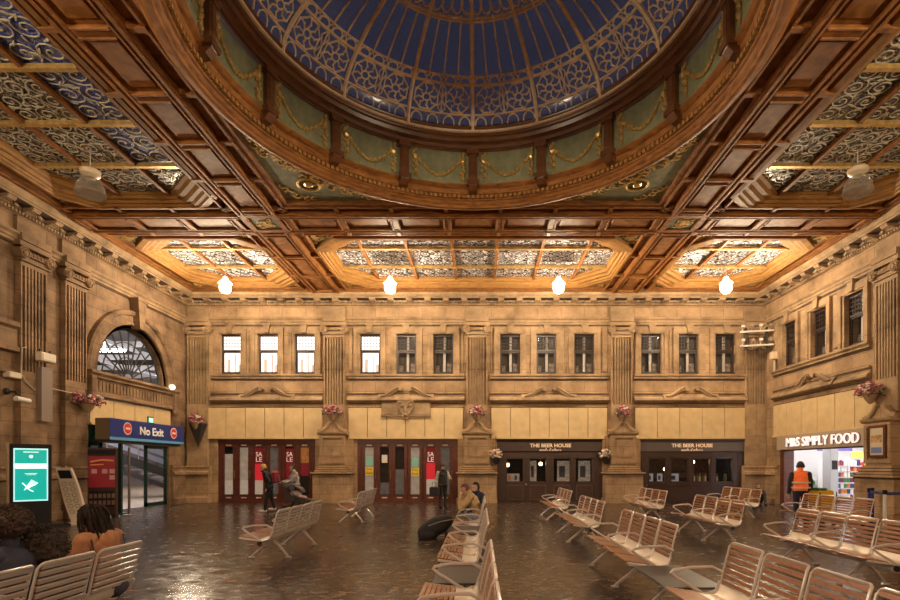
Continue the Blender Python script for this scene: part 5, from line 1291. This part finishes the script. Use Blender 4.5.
# ================================================================ PEOPLE
SKIN = mat('skin', (.50,.30,.20), .55); SKIN_D = mat('dark_skin', (.16,.08,.05), .55)
def seg_d(p, a, b):
    ab = b-a; t = max(0, min(1, (p-a).dot(ab)/max(ab.length_squared, 1e-9))); return (p-(a+ab*t)).length, t
def person(label, loc, rz, J, skin, tops, legs, shoes, hair, vox=.014, hair_kind='short', topname='jacket', sleeves=None, extra=None, cap=None, group=None, hood=False):
    """J: joints of the pose, facing -y. One continuous body is grown over them; the clothes are shells lifted off it."""
    root = thing('person', label, 'person', loc, rz)
    V = {k: Vector(v) for k, v in J.items()}
    g = MB()
    def T(a, b, ra, rb, k=5, sy=1.0):
        a, b = Vector(a), Vector(b); g.tube([a+(b-a)*i/k for i in range(k+1)], [ra+(rb-ra)*i/k for i in range(k+1)], n=10, sy=sy); g.ball(a, ra, 10, 6); g.ball(b, rb, 10, 6)
    bones = []
    def B(cls, a, b, ra, rb): T(V[a], V[b], ra, rb); bones.append((cls, V[a], V[b], (ra+rb)/2))
    # trunk
    pel, ch, nk, hd = V['pelvis'], V['chest'], V['neck'], V['head']
    side = (V['shR']-V['shL']).normalized(); up = (ch-pel).normalized(); fwd = side.cross(up).normalized()
    def ell(c, rx, ry, rzz):
        R = Matrix((side, fwd, up)).transposed().to_4x4(); g.ball((0,0,0), 1, 14, 9, sx=rx, sy=ry, sz=rzz, M=Matrix.Translation(c) @ R)
    ell(pel, .165, .115, .13); ell(pel.lerp(ch, .35), .15, .105, .15); ell(pel.lerp(ch, .75), .165, .115, .17); ell(ch+up*.03, .18, .105, .13)
    bones.append(('top', pel+up*.06, nk-up*.03, .16)); bones.append(('legs', pel-up*.06, pel-up*.02, .15))
    B('skin', 'neck', 'head', .055, .052)
    for s in 'LR':
        B('arm', 'sh'+s, 'el'+s, .058, .044); B('arm', 'el'+s, 'wr'+s, .042, .030)
        T(nk-up*.05, V['sh'+s], .06, .058)
        B('legs', 'hip'+s, 'kn'+s, .088, .058); B('legs', 'kn'+s, 'an'+s, .056, .038)
        an = V['an'+s]; toe = V.get('toe'+s, an+Vector((0,-.17,-.045)))
        T(an+Vector((0,.03,-.03)), toe, .040, .034); bones.append(('shoe', an+Vector((0,.03,-.04)), toe, .04))
        # hand: palm, four fingers and a thumb
        w_ = V['wr'+s]; d = (w_-V['el'+s]).normalized(); hx = d.cross(Vector((0,0,1))); hx = hx.normalized() if hx.length > .2 else Vector((1,0,0)); hz = hx.cross(d)
        T(w_, w_+d*.08, .026, .030); bones.append(('skin', w_+d*.015, w_+d*.16, .03))
        for q, (o, ln) in enumerate(((-.030,.062),(-.010,.072),(.010,.068),(.029,.052))):
            b0 = w_+d*.085+hx*o; b1 = b0+d*ln*.55-hz*.008; b2 = b1+d*ln*.4-hz*.022; g.tube([b0,b1,b2], [.0105,.0095,.008], n=6)
        b0 = w_+d*.03+hx*(-.03); g.tube([b0, b0+d*.03-hx*.03, b0+d*.06-hx*.036-hz*.01], [.012,.0105,.009], n=6)
    # head
    f = V['look']; f.normalize(); hs = f.cross(Vector((0,0,1))).normalized(); hu = hs.cross(f)
    H = Matrix((hs, f, hu)).transposed().to_4x4(); HM = Matrix.Translation(hd+hu*.09) @ H
    g.ball((0,0,.02), 1, 16, 12, sx=.078, sy=.098, sz=.108, M=HM); g.ball((0,.03,-.05), 1, 12, 8, sx=.058, sy=.066, sz=.07, M=HM)
    g.ball((0,.098,-.01), .016, 8, 6, sx=.8, sy=1.2, sz=1.6, M=HM)                          # nose
    for s in (-1, 1): g.ball((s*.079,-.005,-.005), .022, 8, 6, sx=.45, sy=.8, sz=1.4, M=HM)   # ears
    for s in (-1, 1): g.ball((s*.03,.083,.035), .016, 8, 6, sx=1.5, sy=.6, sz=.5, M=HM)       # brow
    g.ball((0,.088,-.058), .012, 8, 6, sx=2.0, sy=.7, sz=.6, M=HM)                            # lips
    bones.append(('skin', hd, hd+hu*.16, .09))
    ob = g.build('tmp_body', skin)
    md = ob.modifiers.new('r', 'REMESH'); md.mode = 'VOXEL'; md.voxel_size = vox; sm = ob.modifiers.new('s', 'SMOOTH'); sm.factor = .5; sm.iterations = 3
    bpy.context.view_layer.update()
    me = bpy.data.meshes.new_from_object(ob.evaluated_get(bpy.context.evaluated_depsgraph_get())); bpy.data.objects.remove(ob)
    me.materials.clear(); me.materials.append(skin); me.polygons.foreach_set('use_smooth', [True]*len(me.polygons))
    body = bpy.data.objects.new('body', me); COL.objects.link(body); body.parent = root
    vc = []; no = [v.normal.copy() for v in me.vertices]; co = [v.co.copy() for v in me.vertices]; inv = HM.inverted()
    for p in co:
        best, bd = 'skin', 9
        for (c, a, b, r) in bones:
            dd = seg_d(p, a, b)[0]-r
            if dd < bd: best, bd = c, dd
        vc.append(best)
    def shell(name, cls, mt, off, test=None, lump=0):
        idx = {}; vs = []; fs = []
        for pl_ in me.polygons:
            ok = all(vc[i] in cls for i in pl_.vertices) if test is None else all(test(co[i], vc[i]) for i in pl_.vertices)
            if not ok: continue
            ff = []
            for i in pl_.vertices:
                if i not in idx: idx[i] = len(vs); q = co[i]; o_ = off*(1+(lump*noise.noise(q*9) if lump else 0)); vs.append(q+no[i]*o_)
                ff.append(idx[i])
            fs.append(tuple(ff))
        if not vs: return None
        m2 = bpy.data.meshes.new(name); m2.from_pydata([tuple(v) for v in vs], [], fs); m2.materials.append(mt); m2.polygons.foreach_set('use_smooth', [True]*len(fs))
        o = bpy.data.objects.new(name, m2); COL.objects.link(o); o.parent = root
        sd_ = o.modifiers.new('thick', 'SOLIDIFY'); sd_.thickness = .006; sd_.offset = -1
        return o
    if sleeves is None: shell(topname, ('top', 'arm'), tops, .026, lump=.9)
    else: shell(topname, ('top',), tops, .030, lump=.9); shell('sleeves', ('arm',), sleeves, .020, lump=.7)
    shell('trousers', ('legs',), legs, .014, lump=.5); shell('shoes', ('shoe',), shoes, .008)
    if hair is not None:
        if hair_kind in ('short', 'cap'):
            def ht(p, c):
                q = inv @ p; return c == 'skin' and q.z > -.06 and (q.z > .055+.35*max(0, q.y) or (q.y < .0 and q.z > -.05-.2*q.y) ) and not (q.y > .02 and q.z < .06)
            shell('hair', None, hair, .020, ht, lump=.7)
        if hair_kind == 'cap':
            m = MB(); m.ball((0,-.012,.075), 1, 16, 9, sx=.09, sy=.104, sz=.072, M=HM); m.ball((0,.09,.065), 1, 10, 4, sx=.06, sy=.045, sz=.010, M=HM); m.build('knitted_cap', cap, root, smooth=True)
        if hair_kind == 'afro':
            m = MB(); r_ = random.Random(5); m.ball((0,-.03,.06), 1, 30, 20, sx=extra[0], sy=extra[0]*1.0, sz=extra[0]*extra[1], M=HM)
            for v in range(len(m.v)):
                p = Vector(m.v[v]); c = HM @ Vector((0,-.03,.06)); n_ = noise.noise(p*22)*.025+noise.noise(p*60)*.014; m.v[v] = tuple(p+(p-c).normalized()*n_)
            for i in range(420):
                a = r_.uniform(0, 2*PI); e = r_.uniform(-.6, 1.5); R = extra[0]*(1.0)
                b = HM @ Vector((R*math.cos(e)*math.cos(a), -.03+R*math.cos(e)*math.sin(a), .06+R*extra[1]*math.sin(e)))
                if (inv @ b).y > .10 and (inv @ b).z < .05: continue
                c = HM @ Vector((0,-.03,.06)); n_ = (b-c).normalized(); u = n_.orthogonal().normalized(); w2 = n_.cross(u); ph = r_.uniform(0, 6)
                m.tube([b+n_*(.012*k-.01)+(u*math.cos(ph+k*1.5)+w2*math.sin(ph+k*1.5))*.011 for k in range(5)], .0035, n=3)
            m.build('hair', hair, root)
        if hair_kind == 'locs':
            m = MB(); r_ = random.Random(8); m.ball((0,-.012,.04), 1, 20, 12, sx=.10, sy=.112, sz=.112, M=HM)
            for i in range(95):
                a = r_.uniform(-.25, PI+.25)+PI; e = r_.uniform(.05, 1.45); st_ = Vector((.103*math.cos(e)*math.cos(a), -.012+.114*math.cos(e)*math.sin(a), .045+.112*math.sin(e)))
                out = Vector((math.cos(a), math.sin(a), 0)); ln = r_.uniform(.22, .48); jr = r_.uniform(-.012, .030); pw = r_.uniform(0, 6); pts = []
                for k in range(9):
                    t_ = k/8; z = st_.z+.02*math.sin(t_*PI)-max(0, t_-.05)*ln-(.0); rr_ = .112+(.022+jr)*min(1, t_*2.0)+.008*math.sin(pw+t_*9)
                    f_ = min(1, (t_)*4); x = st_.x*(1-f_)+out.x*rr_*f_; y = st_.y*(1-f_)+(-.012+out.y*rr_)*f_
                    pts.append(HM @ Vector((x, y, z)))
                m.tube(pts, [.009,.011,.012,.011,.011,.010,.010,.009,.006], n=5)
            m.build('hair', hair, root, smooth=True)
    if hood:
        m = MB(); b_ = V['neck']; n_ = 18
        m.tube([b_+Vector((.105*math.cos(2*PI*i/n_), .012+.095*math.sin(2*PI*i/n_), -.035+.02*math.sin(2*PI*i/n_))) for i in range(n_)], .040, n=8, closed=True); m.ball(b_+Vector((0,.13,-.08)), .11, 12, 8, sx=1.25, sy=.5, sz=1.1); m.build('collar_and_hood', tops, root, smooth=True)
        m = MB(); sh_ = (V['shR']-V['shL'])
        for s in 'LR': m.tube([V['sh'+s]+Vector((0,.09,.03)), V['sh'+s]+Vector((0,.12,-.12)), V['sh'+s].lerp(V['pelvis'], .6)+Vector((0,.13,0))], .006, n=4)
        m.build('back_seams', BLACK, root)
    # eyes
    m = MB()
    for s in (-1, 1): m.ball((s*.030,.088,.012), .011, 8, 6, M=HM)
    m.build('eyes', BLACK, root)
    return root, V, HM
def sit(lean=.0, knee=.0, hand='lap', look=(0,-1,-.15), spread=.10, sh=.19, drop=0):
    # pelvis over the seat (z .50), feet on the floor, facing -y
    P = dict(pelvis=(0,0,.53), chest=(0,-.06-lean,.86-drop), neck=(0,-.10-lean*1.35,1.03-drop*1.3), head=(0,-.13-lean*1.6,1.08-drop*1.5), look=look)
    for s, k in (('L',-1),('R',1)):
        P['sh'+s] = (k*sh,-.08-lean*1.2,.97-drop*1.2); P['hip'+s] = (k*.095,-.02,.50); P['kn'+s] = (k*(spread+.04),-.44,.50); P['an'+s] = (k*(spread+.05),-.48+knee,.09)
    for s, k in (('L',-1),('R',1)):
        if hand == 'lap': P['el'+s] = (k*.25,-.14-lean,.70-drop*.6); P['wr'+s] = (k*.11,-.34-lean*.6,.61)
        if hand == 'face': P['el'+s] = (k*.17,-.36-lean,.70-drop); P['wr'+s] = (k*.07,-.30-lean*1.5,.95-drop*1.3)
    return P
def std(stride=0, lean=0, arms='down'):
    P = dict(pelvis=(0,0,.93), chest=(0,-lean*.6,1.27), neck=(0,-.01-lean,1.46), head=(0,-.03-lean*1.15,1.51), look=(0,-1,-.1))
    for s, k in (('L',-1),('R',1)):
        P['sh'+s] = (k*.185,-lean*.9,1.39); P['hip'+s] = (k*.09,0,.90); P['kn'+s] = (k*.10,-k*stride*.5-.02,.49); P['an'+s] = (k*.11,-k*stride+.0,.09+(.05 if k < 0 and stride else 0))
        if arms == 'down': P['el'+s] = (k*.25,.03,1.11); P['wr'+s] = (k*.27,-.06,.86)
        if arms == 'push': P['el'+s] = (k*.25,-.12-lean,1.10); P['wr'+s] = (k*.20,-.40-lean,1.05)
    return P
def fl_(P, k): return P
FAB = lambda n, c: mat(n, c, .85, vary=.2, scale=10)
TW = -PI/2     # a body built facing -y, turned to face -x
# standing man by the middle doors
P = std(); P['elR'] = (.27,-.10,1.12); P['wrR'] = (.20,-.34,1.16)
person('man in a dark cap and black vest standing by the middle glazed doors', (-1.47, 20.9, 0), math.radians(25), P, SKIN, FAB('black_vest', (.03,.028,.03)), FAB('black_trousers', (.018,.017,.02)), BLACK, BLACK, hair_kind='cap', cap=FAB('black_cap', (.02,.02,.022)), topname='vest', sleeves=FAB('pale_grey_sleeve', (.45,.42,.38)))
m = MB(); m.cbox(-.20,.20,-.10,.10,0,.34,.04); m.tube([(-.1,0,.33),(-.08,0,.50),(.08,0,.50),(.1,0,.33)], .012, n=5); o = m.build('shoulder_bag', FAB('dark_bag', (.03,.03,.035))); o.location = (-1.76, 20.55, .52); tag(o, 'dark bag held low by the man in the black vest', 'bag')
# pushchair pair on the left
P = std(stride=.14, lean=.16, arms='down')
person('fair haired person in black with a maroon backpack pushing a pushchair', (-7.62, 19.2, 0), math.radians(-78), P, SKIN, FAB('black_coat', (.02,.02,.025)), FAB('black_jeans', (.015,.015,.02)), WHITE, mat('fair_hair', (.48,.27,.10), .6, vary=.3, scale=30), topname='coat')
m = MB(); m.cbox(-.16,.16,-.11,.11,0,.44,.05); m.cbox(-.11,.11,-.16,-.11,.05,.26,.03); o = m.build('backpack', FAB('maroon_cloth', (.22,.03,.05))); o.location = (-7.42, 19.22, 1.06); o.rotation_euler = (0, math.radians(-8), math.radians(90)); tag(o, 'maroon backpack on the fair haired person in black', 'backpack')
P = std(stride=.15, lean=.10, arms='push')
person('dark haired person in a grey top and black jacket leaning over the pushchair', (-6.95, 20.1, 0), math.radians(-60), P, SKIN, FAB('grey_marl', (.30,.27,.26)), FAB('charcoal_trousers', (.03,.028,.03)), BLACK, mat('dark_hair', (.03,.015,.012), .6), topname='top')
t = thing('pushchair', 'dark grey pushchair tipped towards the glazed doors with pale bedding', 'pushchair', (-6.60, 19.25, 0), math.radians(4))
for s in (-1, 1):
    m = MB(); m.tube([(-.62,s*.24,1.05),(-.45,s*.24,1.0),(.25,s*.24,.28),(.38,s*.24,.12)], .017, n=6); m.tube([(-.40,s*.24,.12),(.0,s*.24,.56)], .017, n=6); m.build('side_frame', DARK, t)
m = MB(); m.tube([(-.62,-.24,1.05),(-.62,.24,1.05)], .022, n=6); m.build('handle_bar', BLACK, t)
m = MB(); m.exty([(-.42,.42),(.30,.30),(.46,.42),(.34,.50),(-.20,.60),(-.42,.95),(-.52,.92)], -.20, .20); m.build('seat', FAB('pushchair_cloth', (.06,.045,.045)), t, bevel=.02)
m = MB(); m.exty([(-.50,.98),(-.15,1.02),(.15,.85),(.22,.70),(.12,.80),(-.15,.93),(-.45,.90)], -.23, .23); m.build('hood', FAB('pushchair_hood', (.10,.075,.07)), t, bevel=.02)
m = MB(); m.ball((-.1,0,.66), .16, sx=1.5, sy=1, sz=.7); m.ball((.12,0,.52), .15, sx=1.3, sz=.6); m.build('pale_bedding', FAB('pale_pink_blanket', (.60,.42,.40)), t, smooth=True)
for (x, y, r) in ((-.40,-.24,.12),(-.40,.24,.12),(.38,-.22,.09),(.38,.22,.09)):
    m = MB(); m.tube([(x+r*.85*math.cos(2*PI*i/16), y, r+r*.85*math.sin(2*PI*i/16)) for i in range(16)], r*.16, n=6, closed=True)
    for q in range(3): m.tube([(x,y,r),(x+r*.8*math.cos(q*2.1),y,r+r*.8*math.sin(q*2.1))], .008, n=4)
    m.build('wheel', BLACK, t)
# high visibility worker
P = std(); P['elL'] = (-.25,-.02,1.12); P['wrL'] = (-.24,-.22,.92)
HV = mat('hi_vis_orange', (.90,.16,.025), .6, emit=.12, vary=.1)
r_, V, HM = person('worker in an orange high visibility vest seen from behind by the cart', (9.10, 15.05, 0), math.radians(180-25), P, SKIN, HV, FAB('navy_trousers', (.02,.02,.035)), BLACK, mat('short_dark_hair', (.03,.018,.014), .6), topname='vest', sleeves=FAB('black_sleeve', (.02,.02,.025)))
r_.scale = (1.04, 1.04, 1.04)
m = MB()
for z in (1.02, 1.16): m.tube([(.235*math.cos(a*PI/10), .175*math.sin(a*PI/10)-.0, z) for a in range(20)], .014, n=4, closed=True, sy=2.0)
m.build('reflective_bands', mat('reflective_silver', (.75,.62,.52), .3, metal=.2), r_)
t = thing('cleaning_cart', 'yellow cleaning cart with a green lid beside the orange vested worker', 'cart', (9.62, 14.95, 0), .15)
m = MB(); m.cbox(-.22,.24,-.22,.22,.35,1.0,.03); m.build('yellow_bag', mat('cart_yellow', (.85,.50,.02), .45), t)
m = MB(); m.box(-.24,-.02,-.23,.23,1.0,1.06); m.build('green_lid', mat('cart_green', (.02,.16,.09), .4), t)
m = MB(); m.box(-.28,.28,-.26,.26,.14,.19)
for x in (-.25,.26):
    for y in (-.25,.25): m.tube([(x,y,.16),(x,y,.95)], .015, n=5)
m.build('frame', BLACK, t)
for (x, y) in ((-.22,-.2),(.22,-.2),(-.22,.2),(.22,.2)): m = MB(); m.tube([(x,y-.02,.07),(x,y+.02,.07)], .07, n=12); m.build('castor', BLACK, t)
# person sitting on the floor in the right corner
P = dict(pelvis=(0,0,.14), chest=(0,-.02,.47), neck=(0,-.06,.64), head=(0,-.09,.70), look=(0,-1,-.25))
for s, k in (('L',-1),('R',1)):
    P['sh'+s] = (k*.18,-.05,.58); P['hip'+s] = (k*.10,-.06,.12); P['kn'+s] = (k*.16,-.42,.46); P['an'+s] = (k*.12,-.62,.08); P['el'+s] = (k*.25,-.22,.42); P['wr'+s] = (k*.08,-.34,.50)
person('person in black sitting on the floor against the right corner pilaster', (12.0, 22.95, 0), math.radians(-10), P, SKIN, FAB('black_puffer', (.02,.018,.02)), FAB('black_leggings', (.018,.016,.018)), BLACK, mat('brown_hair', (.10,.045,.025), .6))
# centre row
P = sit(lean=.11, hand='face', look=(0,-.85,-.5), drop=.0)
person('man in a beige jacket and jeans sitting hunched with a hand to his face', (.0, 12.86, -.04), TW, P, SKIN, FAB('beige_jacket', (.42,.29,.15)), FAB('blue_jeans', (.20,.24,.33)), BLACK, mat('reddish_hair', (.10,.03,.02), .6))
P = sit(lean=.0, hand='lap')
person('person in a dark blue coat sitting behind the man in the beige jacket', (.02, 13.53, -.04), math.radians(-62), P, SKIN, FAB('navy_coat', (.025,.035,.08)), FAB('dark_jeans', (.03,.03,.04)), BLACK, mat('black_hair', (.012,.010,.012), .6))
t = thing('travel_bag', 'black wheeled travel bag tilted on the floor by the centre row', 'suitcase', (-.92, 12.3, 0), math.radians(10))
m = MB(); vs = []; n = 14
g_ = MB(); M = Matrix.Rotation(math.radians(-24), 4, 'Y'); g_.ball((0,0,.30), 1, 20, 12, sx=.44, sy=.24, sz=.22, M=M); g_.ball((-.2,0,.22), 1, 16, 10, sx=.26, sy=.24, sz=.2, M=M); g_.build('bag_body', FAB('black_nylon', (.018,.016,.018)), t, smooth=True)
m = MB(); m.tube([(.34,-.14,.46),(.56,-.12,.62),(.60,-.10,.64),(.60,.10,.64),(.56,.12,.62),(.34,.14,.46)], .014, n=5); m.build('pull_handle', DARK, t)
m = MB(); m.tube([(-.3,-.22,.32),(.0,-.26,.42),(.3,-.2,.46)], .014, n=4); m.build('zip', mat('zip_grey', (.2,.18,.17), .4), t)
for y in (-.17,.17): m = MB(); m.tube([(-.28,y-.02,.06),(-.28,y+.02,.06)], .06, n=12); m.build('wheel', BLACK, t)
for y in (-.15,.15): m = MB(); m.box(.12,.16,y-.02,y+.02,0,.16); m.build('foot', BLACK, t)
# three people on the nearest left bench, seen from behind
P = sit(lean=.05, hand='lap', look=(0,-1,-.25), sh=.225)
HB = mat('black_locs', (.018,.011,.009), .75, vary=.5, scale=60, spec=.15)
person('person with long black locs in a rust brown coat on the near left bench', (-3.70, 5.34, -.02), TW, P, SKIN_D, FAB('rust_coat', (.30,.13,.06)), FAB('dark_denim', (.03,.03,.045)), BLACK, HB, vox=.012, hair_kind='locs', topname='coat', hood=True)
P = sit(lean=.03, hand='lap', look=(.2,-1,-.1), sh=.20)
person('person with a brown afro in a navy coat leftmost on the near bench', (-3.80, 4.42, -.02), TW, P, SKIN, FAB('navy_jacket', (.022,.025,.045)), FAB('black_denim', (.02,.02,.025)), BLACK, mat('brown_afro', (.038,.020,.013), .8, vary=.5, scale=40), vox=.012, hair_kind='afro', extra=(.160, .80))
P = sit(lean=-.02, hand='lap', look=(-.3,-1,.0), sh=.16, drop=.10)
person('smaller person with bushy dark hair between the other two on near bench', (-3.76, 4.66, -.10), TW, P, SKIN_D, FAB('dark_jumper', (.02,.018,.022)), FAB('dark_leggings', (.02,.02,.025)), BLACK, mat('bushy_afro', (.026,.014,.009), .8, vary=.5, scale=40), vox=.012, hair_kind='afro', extra=(.160, 1.05))
